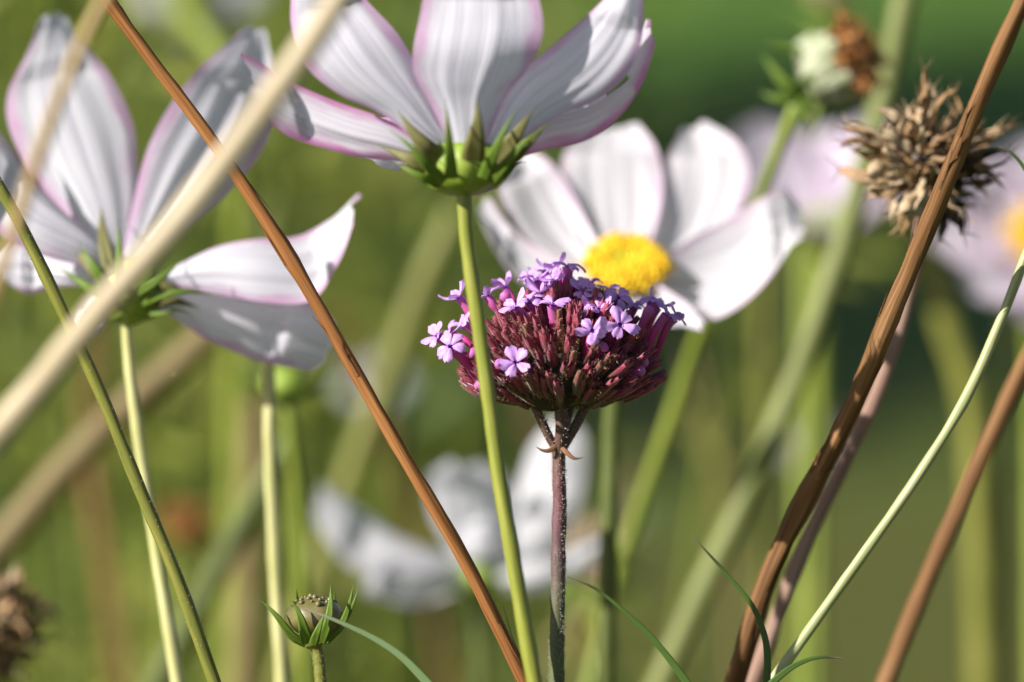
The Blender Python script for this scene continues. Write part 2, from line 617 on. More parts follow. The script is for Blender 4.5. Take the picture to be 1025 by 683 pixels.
# ------------------------------------------------------------------ petals
def petal_surface(mb, Lp, Rp, bulge=.002, ribs=.0004, nrib=3, teeth=.0012, curl=0.0, nu=25, nv=30, face=None, seed=0, pleat=0.0):
    """a petal between two side edges (base -> tip), swollen across, ribbed along, notched at the tip"""
    Ls, Rs = cr(Lp, nv), cr(Rp, nv)
    rows, uvs = [], []
    for i in range(nv):
        v = i / (nv - 1)
        a, c = Ls[i], Rs[i]
        mid = (a + c) * .5
        j = min(i + 1, nv - 1)
        k = max(i - 1, 0)
        tan = ((Ls[j] + Rs[j]) - (Ls[k] + Rs[k]))
        tl = tan.normalized()
        half = (c - a) * .5
        n = half.cross(tl)
        n = n.normalized() if n.length > 1e-9 else Vector((0, -1, 0))
        ref = face if face is not None else (CAM - mid)
        if n.dot(ref) < 0:
            n = -n
        row = []
        for q in range(nu):
            u = -1 + 2 * q / (nu - 1)
            amp = math.sin(math.pi * min(1, v * 1.25 + .05)) ** .7 if v < .76 else 1.0 - .25 * (v - .76) / .24
            h = bulge * (1 - u * u) * amp
            env = math.sin(math.pi * min(.92, v) + .12)
            h += ribs * 2.2 * noise.noise(Vector((u * nrib * .95 + seed * 5.3, v * .55, seed))) * env
            h += ribs * (math.exp(-((u - .28 - .1 * math.sin(seed)) / .09) ** 2) + .8 * math.exp(-((u + .31 + .12 * math.cos(seed * 2)) / .08) ** 2)) * env
            h += pleat * abs(math.sin(u * math.pi * 1.5 + seed * .1)) * math.sin(math.pi * min(.9, v))
            h += .00035 * noise.noise(Vector((u * 2.2, v * 3.1, seed * 3.7)))
            h += curl * (v ** 3) * (.4 + .6 * u * u)
            p = mid + half * u + n * h
            if v > .8:
                tt = (v - .8) / .2
                p = p + tl * (teeth * tt * tt * (abs(math.cos(1.5 * math.pi * u + .2)) ** .8 + .4 * noise.noise(Vector((u * 5, seed, 0)))) + teeth * .7 * tt * (1 - u * u))
            row.append(p)
        rows.append(row)
        uvs.append([(q / (nu - 1), v) for q in range(nu)])
    mb.grid(rows, uvs)


def petal_px(parent, Le, Re, d0, depth, m, name='petal', **kw):
    """petal from its two edges; depth = (base, middle, tip) offsets in mm, or a pair of such triples for the two edges"""
    dl, dr = (depth if isinstance(depth[0], (tuple, list)) else (depth, depth))

    def lift(pts, dd):
        out = []
        n = len(pts)
        for i, (x, y) in enumerate(pts):
            v = i / (n - 1)
            z = dd[0] + (dd[1] - dd[0]) * v * 2 if v < .5 else dd[1] + (dd[2] - dd[1]) * (v - .5) * 2
            out.append(P(x, y, d0 + z * .001))
        return out
    mb = MB()
    petal_surface(mb, lift(Le, dl), lift(Re, dr), **kw)
    return mb.build(name, m, parent)


def sepal_px(parent, pts, width_px, d0, m, name='sepal', nrm=None, fold=.3, **kw):
    sp = cr([P(x, y, d0 + z * .001) for x, y, z in pts], 12)
    mb = MB()
    mb.blade(sp, width_px * mm_px(d0), nrm or -FWD, fold, **kw)
    return mb.build(name, m, parent)


def disc_mesh(c, axis, rad, height, n=150, size=.0007):
    ax = axis.normalized()
    a = ax.orthogonal().normalized()
    b_ = ax.cross(a)
    mb = MB()
    mb.ball(c, rad, rad, height, (a, b_, ax), 18, 8, .04)
    for i in range(n):
        rr = math.sqrt((i + .5) / n) * .99
        an = i * 2.39996
        x, y = math.cos(an) * rr, math.sin(an) * rr
        z = math.sqrt(max(0, 1 - rr * rr))
        p = c + a * (x * rad) + b_ * (y * rad) + ax * (z * height)
        dr = (ax * 1.0 + (a * x + b_ * y) * .9).normalized()
        s = size * random.uniform(.75, 1.25) * (.7 + .5 * rr)
        ln = size * random.uniform(1.6, 3.2) * (.5 + .9 * rr)
        q = p + dr * ln
        path = [p - dr * s, p + dr * ln * .5, q]
        dark = rr > .4 and i % 4 == 0
        mb.tube(path, lambda t, s=s: s * (.55 + .45 * t), 6, 2 if dark else (1 if rr < .45 else 0))
        for k in range(4):      # split tip of each floret
            an2 = k * math.pi / 2 + an
            o = dr.orthogonal().normalized()
            o2 = dr.cross(o)
            e = (o * math.cos(an2) + o2 * math.sin(an2))
            mb.ball(q + e * s * .8 + dr * s * .3, s * .55, nu=5, nv=4, mi=1 if rr < .45 else 0)
    return mb


def calyx_cup(parent, c, axis, rad, height, m, name='calyx'):
    ax = axis.normalized()
    a = ax.orthogonal().normalized()
    b_ = ax.cross(a)
    mb = MB()
    rows, uvs = [], []
    prof = [(.22, -.02), (.45, .02), (.72, .12), (.92, .32), (1.0, .58), (.98, .8), (.85, 1.0), (.4, 1.05)]
    ns = 32
    for i, (r, h) in enumerate(prof):
        row = []
        for j in range(ns):
            an = 2 * math.pi * j / ns
            rr = rad * r * (1 + .05 * math.cos(8 * an))
            row.append(c + (a * math.cos(an) + b_ * math.sin(an)) * rr + ax * (h * height))
        rows.append(row)
        uvs.append([(j / ns, i / 7) for j in range(ns)])
    mb.grid(rows, uvs, True)
    mb.poly(list(reversed(rows[0])))
    mb.poly(rows[-1])
    return mb.build(name, m, parent)


def plain_cosmos(c, axis, length, width, m_petal, base, label, group, tip_up=.25, n=8, sx_low=None, stem_px=None, stem_w=18, m_stem=None,
                 disc=True, skip=(), rot=0.0, droop=None, cat='flower', name='cosmos_flower', m_disc=None, back=True):
    """a whole cosmos plant seen out of focus: petals round the axis, disc, calyx with sepals, stem"""
    ax = axis.normalized()
    a = (RT - ax * RT.dot(ax)).normalized()
    b_ = ax.cross(a)
    path = to_ground([c - ax * .004, c - ax * .010 + Vector((0, 0, -.004))] + (cr([P(*p) for p in stem_px], 24) if stem_px else [c - ax * .016 + Vector((0, 0, -.02))]), .01)
    root = thing(name, Vector((path[-1].x, path[-1].y, 0)), label, cat, group)
    mb = MB()
    r = stem_w * .5 * mm_px((c - CAM).dot(FWD))
    mb.tube(path, stem_rad(path, r, r * 1.1), 10)
    mb.build('stem', m_stem or M['stem_green'], root)
    for k in range(n):
        if k in skip:
            continue
        an = rot + 2 * math.pi * k / n + random.uniform(-.08, .08)
        e = a * math.cos(an) + b_ * math.sin(an)
        s = ax.cross(e)
        tu = tip_up + random.uniform(-.12, .12)
        ln = length * random.uniform(.92, 1.06)
        wd = width * random.uniform(.9, 1.1)
        Le, Re = [], []
        for v, ww in ((0, .14), (.2, .30), (.45, .47), (.7, .5), (.88, .40), (1, .24)):
            p = c + e * (.003 + ln * v * math.cos(tu * v)) + ax * (ln * v * math.sin(tu))
            if droop and k in droop:
                p = p - ax * (ln * v * v * droop[k])
            z = ax * (.002 * (v if k % 2 else -v * .3))
            Le.append(p - s * wd * ww + z)
            Re.append(p + s * wd * ww + z)
        mb = MB()
        petal_surface(mb, Le, Re, bulge=-.0022, face=ax, nu=15, nv=18, seed=k + length * 1e3)
        mb.build('petal', m_petal, root)
    if disc:
        disc_mesh(c + ax * .001, ax, .0050, .003, 70, .0009).build('flower_disc', [M['disc'] if m_disc is None else m_disc, M['disc_centre'], M['anther']], root)
    cal = calyx_cup(root, c - ax * .0062, ax, .0052, .006, M['calyx'])
    if back:
        for k in range(8):
            an = 2 * math.pi * (k + .5) / 8
            e = a * math.cos(an) + b_ * math.sin(an)
            sp = cr([c - ax * .0055 + e * .002, c - ax * .003 + e * .0065, c - ax * .0022 + e * .0115], 8)
            mb = MB()
            mb.blade(sp, .0022, -ax, .2)
            mb.build('sepal', M['sepal'], cal)
    return root


# ------------------------------------------------------------------ verbena (the sharp one in the middle)
VD = .700


def verbena():
    px = [(559, 448, VD), (560, 500, VD), (559, 560, VD), (558, 620, VD), (557, 690, VD)]
    path = stem_path(px, 70, rnd=.004)
    root = thing('verbena_flower', Vector((path[-1].x, path[-1].y, 0)), 'sharp purple verbena head of tiny florets on a hairy maroon stem', 'flower')
    k = mm_px(VD)
    rf = stem_rad(path, 6.6 * k, 8 * k, None)
    mb = MB()
    cut = 48
    mb.tube(path, rf, 14, wob=.10)
    mb.hairs(path, rf, 1500, .00042, 1, 0, 75 / len(path))
    o = mb.build('stem', [M['v_stem_mix'], M['hair']], root)
    # two little curled bracts at the fork
    for pts in ([(556, 447, -1), (550, 451, -1.5), (543, 451, -1.8), (536, 447, -2)], [(562, 448, -1), (568, 454, -1.4), (575, 459, -1.5), (585, 458, -1.2)]):
        sepal_px(root, pts, 6, VD, M['v_bract'], 'bract', fold=.4)
    # forks carrying the head
    for pts, wd in (([(558, 452, 0), (547, 432, -1), (536, 408, -2), (528, 390, -3)], 9), ([(560, 452, 0), (562, 428, -1.5), (561, 405, -2), (561, 385, -2)], 12.5),
                    ([(561, 452, 0), (573, 432, 0), (586, 408, .5), (600, 388, 1)], 10), ([(560, 450, 1), (566, 430, 4), (572, 405, 8)], 8)):
        pp = cr([P(x, y, VD + z * .001) for x, y, z in pts], 16)
        mb = MB()
        r0 = wd * .5 * k
        mb.tube(pp, r0, 10, wob=.08)
        mb.hairs(pp, r0, 170, .0005, 1)
        mb.build('branch', [M['v_stem'], M['hair']], root)
    Q = P(562, 386, VD)
    # dark heart of the head
    mb = MB()
    mb.ball(Q, 71 * k, 71 * k, 64 * k, (RT, FWD, UP), 28, 10, .16, .5, 1.0, 300)
    mb.ball(Q, 66 * k, 66 * k, 25 * k, (RT, FWD, UP), 28, 8, .16, 0.0, .5, 300)
    core = mb.build('receptacle', M['v_core'], root)

    # calyx meshes, shared by copies: origin at the base, +Z to the mouth, 5 mm long
    def calyx_mesh(v):
        mb = MB()
        ln = .0052
        rows, uvs = [], []
        ns = 10
        for i, (tt, r) in enumerate(((0, .32), (.12, .45), (.4, .56), (.7, .60), (.88, .54), (1.0, .42))):
            row = []
            for j in range(ns):
                an = 2 * math.pi * j / ns
                rr = .00082 * r * (1 + (.2 if j % 2 else -.14)) * (1 + .1 * math.sin(v * 3 + an))
                zz = ln * tt + (.0008 if (j % 2 and i == 5) else 0)
                row.append(Vector((rr * math.cos(an) + .0004 * math.sin(tt * 2 + v), rr * math.sin(an), zz)))
            rows.append(row)
            uvs.append([(j / ns, tt) for j in range(ns)])
        mb.grid(rows, uvs, True)
        mb.poly(list(reversed(rows[0])), (.5, 0))
        if v % 3 != 1:      # bud or dark mouth
            mb.ball(Vector((.0004 * math.sin(2 + v), 0, ln * (1.0 if v % 2 else .92))), .00042, .00042, .0006 if v % 2 else .0003, nu=8, nv=5)
        else:
            mb.poly([p * .98 for p in rows[-2]], (.5, .1))
        spine = [Vector((0, 0, ln * q / 8)) for q in range(9)]
        mb.hairs(spine, .00042, 90, .00045, 1)
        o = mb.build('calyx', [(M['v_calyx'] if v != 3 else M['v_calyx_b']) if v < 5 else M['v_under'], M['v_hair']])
        me = o.data
        bpy.data.objects.remove(o)
        return me
    cm = [calyx_mesh(v) for v in range(8)]

    def place(me, p, dr, scale, roll):
        q = dr.to_track_quat('Z', 'Y').to_matrix().to_4x4() @ Matrix.Rotation(roll, 4, 'Z')
        return Matrix.Translation(p - root.location) @ q @ Matrix.Scale(scale, 4)

    todo = []
    nC = 620
    for i in range(nC):
        cz = 1.0 - 1.20 * (i + .5) / nC
        sn = math.sqrt(max(0, 1 - cz * cz))
        an = i * 2.39996
        d = RT * (sn * math.cos(an)) + FWD * (sn * math.sin(an)) + UP * cz
        d = (d + Vector((random.gauss(0, .09), random.gauss(0, .09), random.gauss(0, .09)))).normalized()
        cz = d.dot(UP)
        reach = random.uniform(.84, 1.03) * (100 if cz > .1 else 100 + 300 * max(-.24, min(0, cz))) * k
        sc = random.uniform(.85, 1.15)
        tip = Q + d * reach
        dd = (d + UP * (.30 if cz > .15 else .5)).normalized()
        p = tip - dd * .0050 * sc
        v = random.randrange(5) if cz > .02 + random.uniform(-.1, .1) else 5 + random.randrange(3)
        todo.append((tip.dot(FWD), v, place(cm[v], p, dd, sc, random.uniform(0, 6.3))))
    todo.sort(key=lambda q: q[0])
    for dep, v, mw in todo[:100]:
        o = bpy.data.objects.new('calyx', cm[v])
        C.objects.link(o)
        o.parent = root
        o.matrix_local = mw
    bm = bmesh.new()
    for dep, v, mw in todo[100:]:
        n0 = len(bm.verts)
        bm.from_mesh(cm[v])
        bm.verts.ensure_lookup_table()
        bmesh.ops.transform(bm, matrix=mw, verts=bm.verts[n0:])
    me = bpy.data.meshes.new('calyx_mass')
    bm.to_mesh(me)
    bm.free()
    me.materials.append(M['v_calyx'])
    me.materials.append(M['v_hair'])
    o = bpy.data.objects.new('calyx_mass', me)
    C.objects.link(o)
    o.parent = root
    o['kind'] = 'stuff'

    # the five-lobed mouth of a floret: origin at the throat, +Z out of the flower
    def limb_mesh(v):
        mb = MB()
        for i in range(5):
            an = 2 * math.pi * i / 5 + .2 * math.sin(v * 5 + i * 2)
            e = Vector((math.cos(an), math.sin(an), 0))
            s = Vector((-math.sin(an), math.cos(an), 0))
            ln = .00265 * (1 + .12 * math.sin(v * 7 + i * 3))
            wd = .00092 * (1 + .1 * math.cos(v * 3 + i))
            lift = (.0002, -.0004, .0007, .0)[v % 4] + .0003 * math.sin(i * 2.4 + v)
            nu, nv = 7, 8
            rows, uvs = [], []
            for q in range(nv):
                t_ = q / (nv - 1)
                row = []
                for c_ in range(nu):
                    u = -1 + 2 * c_ / (nu - 1)
                    ww = wd * (.30 + .70 * math.sin(min(1, t_ * 1.35) * math.pi / 2)) * (1 - .42 * max(0, t_ - .72) / .28)
                    r = .00032 + ln * t_ - (.00065 * (1 - abs(u)) ** 1.5 * t_ ** 4) - .0005 * u * u * t_ ** 3
                    z = lift * t_ * t_ * 2 + .00045 * (1 - (1 - min(1, t_ * 2.5)) ** 2) - .00018 * u * u + .00012 * math.sin(u * 3 + i + v)
                    row.append(e * r + s * (ww * u) + Vector((0, 0, z)))
                rows.append(row)
                uvs.append([(c_ / (nu - 1), t_) for c_ in range(nu)])
            mb.grid(rows, uvs)
        # throat
        th = [[Vector((.00045 * math.cos(a_ * .628), .00045 * math.sin(a_ * .628), z)) for a_ in range(10)] for z in (.00012, -.0006)]
        mb.grid(th, [[(a_ / 10, z) for a_ in range(10)] for z in (0, 1)], True, 1)
        mb.poly(th[1], (.5, .5), 1)
        o = mb.build('floret_lobes', [M['v_lobe'], M['v_throat']])
        me = o.data
        bpy.data.objects.remove(o)
        return me
    lm = [limb_mesh(v) for v in range(5)]

    # (mouth px, tube-base px, depth of mouth and base in mm from the middle of the head, facing in right/up/towards-camera, size)
    F = [((437, 336), (468, 358), -3, -2, (-.7, .5, .5), 1), ((451, 347), (482, 386), -8, -5, (-.35, .45, .85), 1.08), ((459, 297), (478, 336), -2, -2, (-.6, .8, .1), .95),
         ((463, 324), (484, 350), -4, -3, (-.7, .5, .2), .9), ((488, 296), (508, 330), -3, -2, (-.5, .85, -.1), .95), ((516, 306), (545, 352), -8, -6, (-.55, .75, .4), 1.1),
         ((530, 300), (536, 345), -6, -6, (-.3, .85, .4), 1), ((541, 293), (548, 340), -3, -4, (-.1, .9, .35), 1), ((553, 304), (556, 350), -8, -7, (-.05, .95, .3), 1.1),
         ((537, 280), (546, 325), 1, -1, (-.35, .9, .2), 1), ((553, 280), (558, 330), -1, -2, (-.2, .9, .4), 1), ((569, 266), (569, 318), 0, 0, (.12, 1, .05), 1.15),
         ((556, 268), (562, 318), 3, 2, (-.3, .95, .0), 1), ((528, 276), (544, 318), 4, 3, (-.5, .8, .2), .95), ((583, 291), (580, 335), -3, -3, (.2, .7, .7), .95),
         ((601, 297), (598, 340), 2, 0, (.1, .9, .3), 1), ((619, 298), (613, 340), -2, -2, (.25, .6, .75), 1), ((600, 309), (596, 350), -6, -6, (-.1, .75, .6), 1),
         ((621, 325), (603, 362), -10.5, -6, (.25, .35, .9), 1.15), ((593, 331), (584, 362), -14, -9, (-.05, .4, .9), 1.05), ((584, 315), (578, 350), -7, -6, (-.4, .5, .7), .85),
         ((653, 301), (632, 355), 1, 0, (.3, .95, .1), .95), ((659, 306), (641, 352), 4, 3, (.5, .9, .05), .95), ((668, 314), (646, 356), -1, -2, (.6, .75, .2), .95),
         ((677, 317), (656, 358), 2, 2, (.7, .7, .0), .95), ((516, 363), (545, 396), -15, -9, (-.15, .35, .95), 1.1), ((449, 331), (476, 352), 2, 1, (-.8, .55, .2), .85),
         ((473, 328), (488, 352), 3, 2, (-.4, .85, .3), .9), ((611, 290), (606, 335), 5, 3, (.2, .95, .1), .95), ((576, 283), (576, 328), 4, 3, (.1, .95, .15), .95),
         ((545, 272), (553, 318), 6, 4, (-.2, .95, .1), 1), ((636, 305), (622, 346), 3, 1, (.35, .85, .3), .9), ((505, 287), (520, 325), 6, 4, (-.5, .85, .0), .9),
         ((592, 282), (588, 330), 8, 6, (.1, .95, -.1), .9)]
    for i, ((mx_, my), (bx, by), dm, db, fc, sz) in enumerate(F):
        m0 = P(mx_, my, VD + dm * .001)
        b0 = P(bx, by, VD + db * .001)
        face = (RT * fc[0] + UP * fc[1] - FWD * fc[2]).normalized()
        neck = m0 - face * .0016
        midp = b0.lerp(neck, .55) + (UP * .0005)
        pp = cr([b0, midp, neck, m0 - face * .0003], 14)
        mb = MB()
        n = len(pp)
        mb.tube(pp, lambda t_: (.00056 + .00018 * t_ - .0001 * math.exp(-((t_ - .15) / .1) ** 2) + .00006 * max(0, t_ - .85) / .15) * sz, 10, cap=False)
        # UV v along 0..1
        L_ = sum((pp[j + 1] - pp[j]).length for j in range(n - 1))
        mb.uv = [tuple((a_[0], a_[1] / L_) for a_ in q) for q in mb.uv]
        fl = mb.build('floret', M['v_tube'], root)
        lo = bpy.data.objects.new('floret_lobes', lm[i % 5])
        C.objects.link(lo)
        lo.parent = fl
        lo.matrix_local = place(None, m0, face, sz * .89, random.uniform(0, 6.3))
    # closed buds
    for (mx_, my), (bx, by), dm, db in (((503, 293), (524, 326), -5, -4), ((652, 307), (630, 352), -2, -2), ((497, 363), (524, 380), -12, -9), ((648, 362), (622, 372), -6, -4),
                                        ((645, 371), (615, 380), -8, -6), ((470, 352), (492, 368), -8, -6), ((606, 346), (594, 362), -11, -9), ((476, 386), (505, 392), -7, -5)):
        pp = cr([P(bx, by, VD + db * .001), P((mx_ + bx) / 2, (my + by) / 2 - 2, VD + (dm + db) * .0005), P(mx_, my, VD + dm * .001)], 14)
        mb = MB()
        mb.tube(pp, lambda t_: .00056 + (.00034 * math.exp(-((t_ - .9) / .16) ** 2)) - .0003 * max(0, t_ - .93) / .07, 10)
        L_ = sum((pp[j + 1] - pp[j]).length for j in range(13))
        mb.uv = [tuple((a_[0], a_[1] / L_) for a_ in q) for q in mb.uv]
        mb.build('bud', M['v_tube'], root)
    return root


M['v_stem_mix'] = mat('verbena_stem_maroon_to_green', [(.07, .05, .035), (.12, .09, .06), (.16, .13, .09)], 'UV', (6, 260, 1), .55, .6,
                      vramp=[(0, (.10, .06, .035)), (.006, (.15, .03, .06)), (.016, (.11, .055, .07)), (.028, (.085, .12, .04)), (.2, (.08, .12, .03))])
M['v_hair'] = mat('calyx_hair', [(.34, .18, .13), (.46, .32, .17)], rough=.5, trans=.3)
M['v_bract'] = mat('verbena_bract', [(.16, .07, .035), (.28, .14, .07)], 'UV', (5, 5, 1), .55, .2)
verbena()


# ------------------------------------------------------------------ the cosmos seen from behind, above the verbena
def cosmos_top():
    D = .672
    px = [(464, 192, D), (467, 240, D), (477, 310, D), (488, 390, D), (500, 480, D), (517, 580, D), (536, 690, D)]
    path = stem_path(px, 60, rnd=.005)
    root = thing('cosmos_flower', Vector((path[-1].x, path[-1].y, 0)), 'white cosmos with pink petal rims seen from behind, above the verbena', 'flower', 'cosmos flowers')
    k = mm_px(D)
    mb = MB()
    rf = stem_rad(path, 7.2 * k, 8.2 * k)
    mb.tube(path, rf, 14, wob=.05)
    mb.build('stem', M['stem_top'], root)
    m = M['petal']
    pp = lambda *a, **kw: petal_px(root, *a, **kw)
    # far petals first (mostly hidden)
    pp([(440, 130), (415, 120), (380, 118), (352, 122)], [(440, 145), (425, 155), (410, 163), (400, 172)], D, (6, 16, 26), m, seed=1)
    pp([(470, 120), (462, 95), (455, 70), (460, 48)], [(490, 125), (505, 100), (512, 75), (500, 50)], D, (8, 20, 30), m, seed=2)
    pp([(500, 130), (530, 112), (560, 90), (585, 75)], [(505, 145), (540, 148), (575, 135), (600, 110)], D, (6, 15, 24), m, seed=3)
    # A left, B upper left, C middle, D upper right, E right
    pp([(446, 158), (392, 122), (340, 103), (296, 84), (262, 64), (243, 54)], [(440, 170), (400, 162), (362, 158), (320, 147), (290, 137), (274, 126)], D, (1, 2, 0), M['petal_rosy'], bulge=.0018, ribs=.0003, nrib=2, seed=4, teeth=.0008)
    pp([(438, 158), (384, 116), (340, 95), (306, 66), (291, 24), (296, -22), (318, -52)], [(458, 150), (436, 108), (418, 68), (398, 34), (370, 4), (348, -22), (336, -48)], D, (-1, -4, -4), m, bulge=.0022, ribs=.0003, nrib=3, seed=5)
    pp([(456, 160), (432, 106), (415, 74), (414, 48), (420, 18), (428, -20), (448, -58)], [(482, 160), (504, 100), (526, 72), (541, 44), (543, 16), (534, -16), (514, -58)], D, (-3, -9, -10), m, bulge=.0016, ribs=.0004, nrib=2.5, seed=6)
    pp([(474, 158), (508, 86), (542, 55), (574, 28), (600, 4), (618, -16), (628, -30)], [(508, 152), (560, 116), (594, 102), (623, 80), (641, 46), (644, 8), (640, -24)], D, (-1, -4, -5), m, bulge=.002, ribs=.0003, nrib=3, seed=7)
    pp([(486, 156), (548, 122), (590, 108), (622, 86), (642, 58), (651, 28)], [(486, 168), (540, 151), (588, 141), (622, 117), (644, 84), (655, 46)], D, ((3, 4, 3), (1, 0, 0)), M['petal_rosy'], bulge=.0022, ribs=.0003, nrib=2, seed=8)
    # calyx and sepals
    ax = (UP * 1.0 + FWD * .12).normalized()
    cal = calyx_cup(root, P(464, 195, D), ax, 43 * k, 47 * k, M['calyx'])
    sp = lambda pts, wd, mm, **kw: sepal_px(cal, pts, wd, D, mm, **kw)
    # broad olive inner sepals
    for pts, wd in (([(440, 160, -4), (425, 146, -6), (410, 128, -6), (398, 110, -5)], 24), ([(473, 160, -6), (476, 140, -9), (478, 118, -10), (478, 98, -9)], 28), ([(495, 160, -4), (512, 142, -6), (524, 124, -7), (535, 108, -6)], 24),
                    ([(430, 168, -1), (412, 160, -2), (394, 152, -1), (378, 145, 0)], 20), ([(498, 165, -2), (518, 152, -4), (536, 136, -5), (549, 122, -4)], 22)):
        sp(pts, wd * .95, M['sepal_dull'], fold=.15, power=1.5)
    # narrow green outer sepals
    for pts, wd in (([(452, 178, -6), (450, 150, -10), (448, 122, -12), (445, 98, -12)], 17), ([(443, 182, -5), (428, 166, -9), (410, 146, -10), (390, 130, -9)], 18), ([(440, 184, -3), (424, 178, -5), (408, 170, -5), (392, 161, -3)], 13),
                    ([(484, 178, -5), (496, 150, -9), (508, 125, -10), (519, 107, -10)], 17), ([(492, 182, -3), (508, 162, -6), (526, 142, -7), (550, 124, -6)], 16), ([(488, 186, 0), (505, 176, 0), (518, 164, 0), (527, 163, 1)], 13),
                    ([(466, 165, 6), (470, 140, 12), (474, 120, 16)], 14), ([(440, 165, 5), (420, 150, 9), (404, 140, 12)], 13)):
        sp(pts, wd * .86, M['sepal'], fold=.25, thick=.0003, power=1.5)


M['stem_top'] = mat('cosmos_stem', [(.13, .16, .016), (.22, .235, .03), (.29, .29, .06)], 'UV', UVS, .42, .25, spec=.5)
cosmos_top()


# ------------------------------------------------------------------ the cosmos on the left, seen from behind
def cosmos_left():
    D = .735
    px = [(125, 306, D), (130, 370, D), (142, 460, D), (158, 560, D), (179, 690, D)]
    path = stem_path(px, 60, rnd=.004)
    root = thing('cosmos_flower', Vector((path[-1].x, path[-1].y, 0)), 'white cosmos seen from behind, petals spread like a propeller, on a yellow-green stem', 'flower', 'cosmos flowers')
    k = mm_px(D)
    mb = MB()
    mb.tube(path, stem_rad(path, 5.4 * k, 7.2 * k), 14, wob=.05)
    mb.build('stem', M['stem_yellow'], root)
    m = M['petal']
    pp = lambda *a, **kw: petal_px(root, *a, **kw)
    # A large upper-left
    pp([(104, 262), (70, 222), (30, 172), (9, 128), (8, 92), (26, 56), (38, 26)], [(126, 262), (137, 205), (137, 158), (131, 118), (110, 76), (88, 50), (70, 30)], D, ((2, 9, 20), (4, 15, 29)), m, bulge=.0016, ribs=.00025, nrib=4, seed=11, teeth=.0018)
    # B upper right
    pp([(122, 262), (133, 205), (146, 152), (166, 112), (194, 74), (222, 48), (240, 34)], [(150, 258), (184, 228), (228, 192), (262, 150), (275, 105), (275, 66), (266, 46)], D, ((2, 7, 15), (4, 15, 25)), m, bulge=.0020, ribs=.0003, nrib=3, seed=12, teeth=.0016)
    # C left, edge turned to us
    pp([(112, 262), (92, 236), (60, 208), (34, 180), (8, 144), (-12, 120)], [(108, 272), (84, 266), (48, 258), (18, 246), (-8, 226), (-24, 195)], D, ((0, 0, 2), (-2, -6, -6)), m, bulge=.0020, ribs=.00028, nrib=2, seed=13)
    # D lower left
    pp([(108, 274), (78, 260), (44, 246), (16, 242), (6, 250)], [(106, 282), (84, 286), (56, 288), (30, 294), (8, 284)], D, (1, 6, 8), m, bulge=.002, seed=14, teeth=.0006)
    pp([(108, 282), (94, 292), (82, 304), (76, 318)], [(118, 288), (112, 306), (104, 322), (96, 334)], D, (2, 8, 12), m, bulge=.0015, seed=15, teeth=.0006)
    # E right upper, F right lower
    pp([(140, 284), (176, 266), (216, 247), (254, 240), (298, 237), (332, 219), (360, 199)], [(140, 292), (180, 288), (220, 293), (262, 302), (312, 301), (340, 262), (353, 226)], D, ((0, 0, 6), (0, -5, -4)), m, bulge=.0020, ribs=.00028, nrib=3, seed=16, teeth=.0008)
    pp([(138, 290), (184, 288), (228, 294), (276, 300), (312, 302), (330, 312)], [(136, 300), (166, 314), (204, 338), (246, 356), (284, 366), (312, 370)], D, ((4, 6, 8), (2, 2, 6)), m, bulge=.0026, ribs=.00028, nrib=2, seed=17, teeth=.0012, curl=-.002)
    # calyx
    ax = (FWD * .8 + UP * .55 + RT * .05).normalized()
    cal = calyx_cup(root, P(128, 308, D - .006), ax, 33 * k, 44 * k, M['calyx'])
    sp = lambda pts, wd, mm, **kw: sepal_px(cal, pts, wd, D, mm, **kw)
    for pts, wd in (([(112, 275, -6), (107, 255, -5), (103, 232, -3), (101, 208, 0)], 17), ([(105, 282, -6), (92, 268, -6), (80, 254, -4), (68, 238, -2)], 15), ([(140, 285, -4), (156, 284, -5), (172, 288, -5), (188, 292, -4)], 16),
                    ([(138, 300, -4), (158, 302, -5), (178, 302, -5), (200, 308, -4)], 15)):
        sp(pts, wd, M['sepal_dull'], fold=.3)
    for pts, wd in (([(112, 294, -8), (102, 280, -10), (91, 262, -10), (79, 243, -8)], 17), ([(122, 286, -9), (120, 262, -11), (119, 240, -10), (118, 219, -8)], 13), ([(108, 298, -8), (92, 290, -9), (74, 278, -8), (55, 266, -7)], 14),
                    ([(138, 292, -8), (152, 284, -10), (166, 274, -10), (184, 258, -9)], 15), ([(142, 304, -6), (162, 296, -9), (188, 292, -9), (222, 296, -7)], 12), ([(140, 312, -4), (160, 314, -6), (178, 310, -7), (196, 318, -6)], 10)):
        sp(pts, wd * .85, M['sepal'], fold=.25, thick=.0003, power=1.4)


cosmos_left()


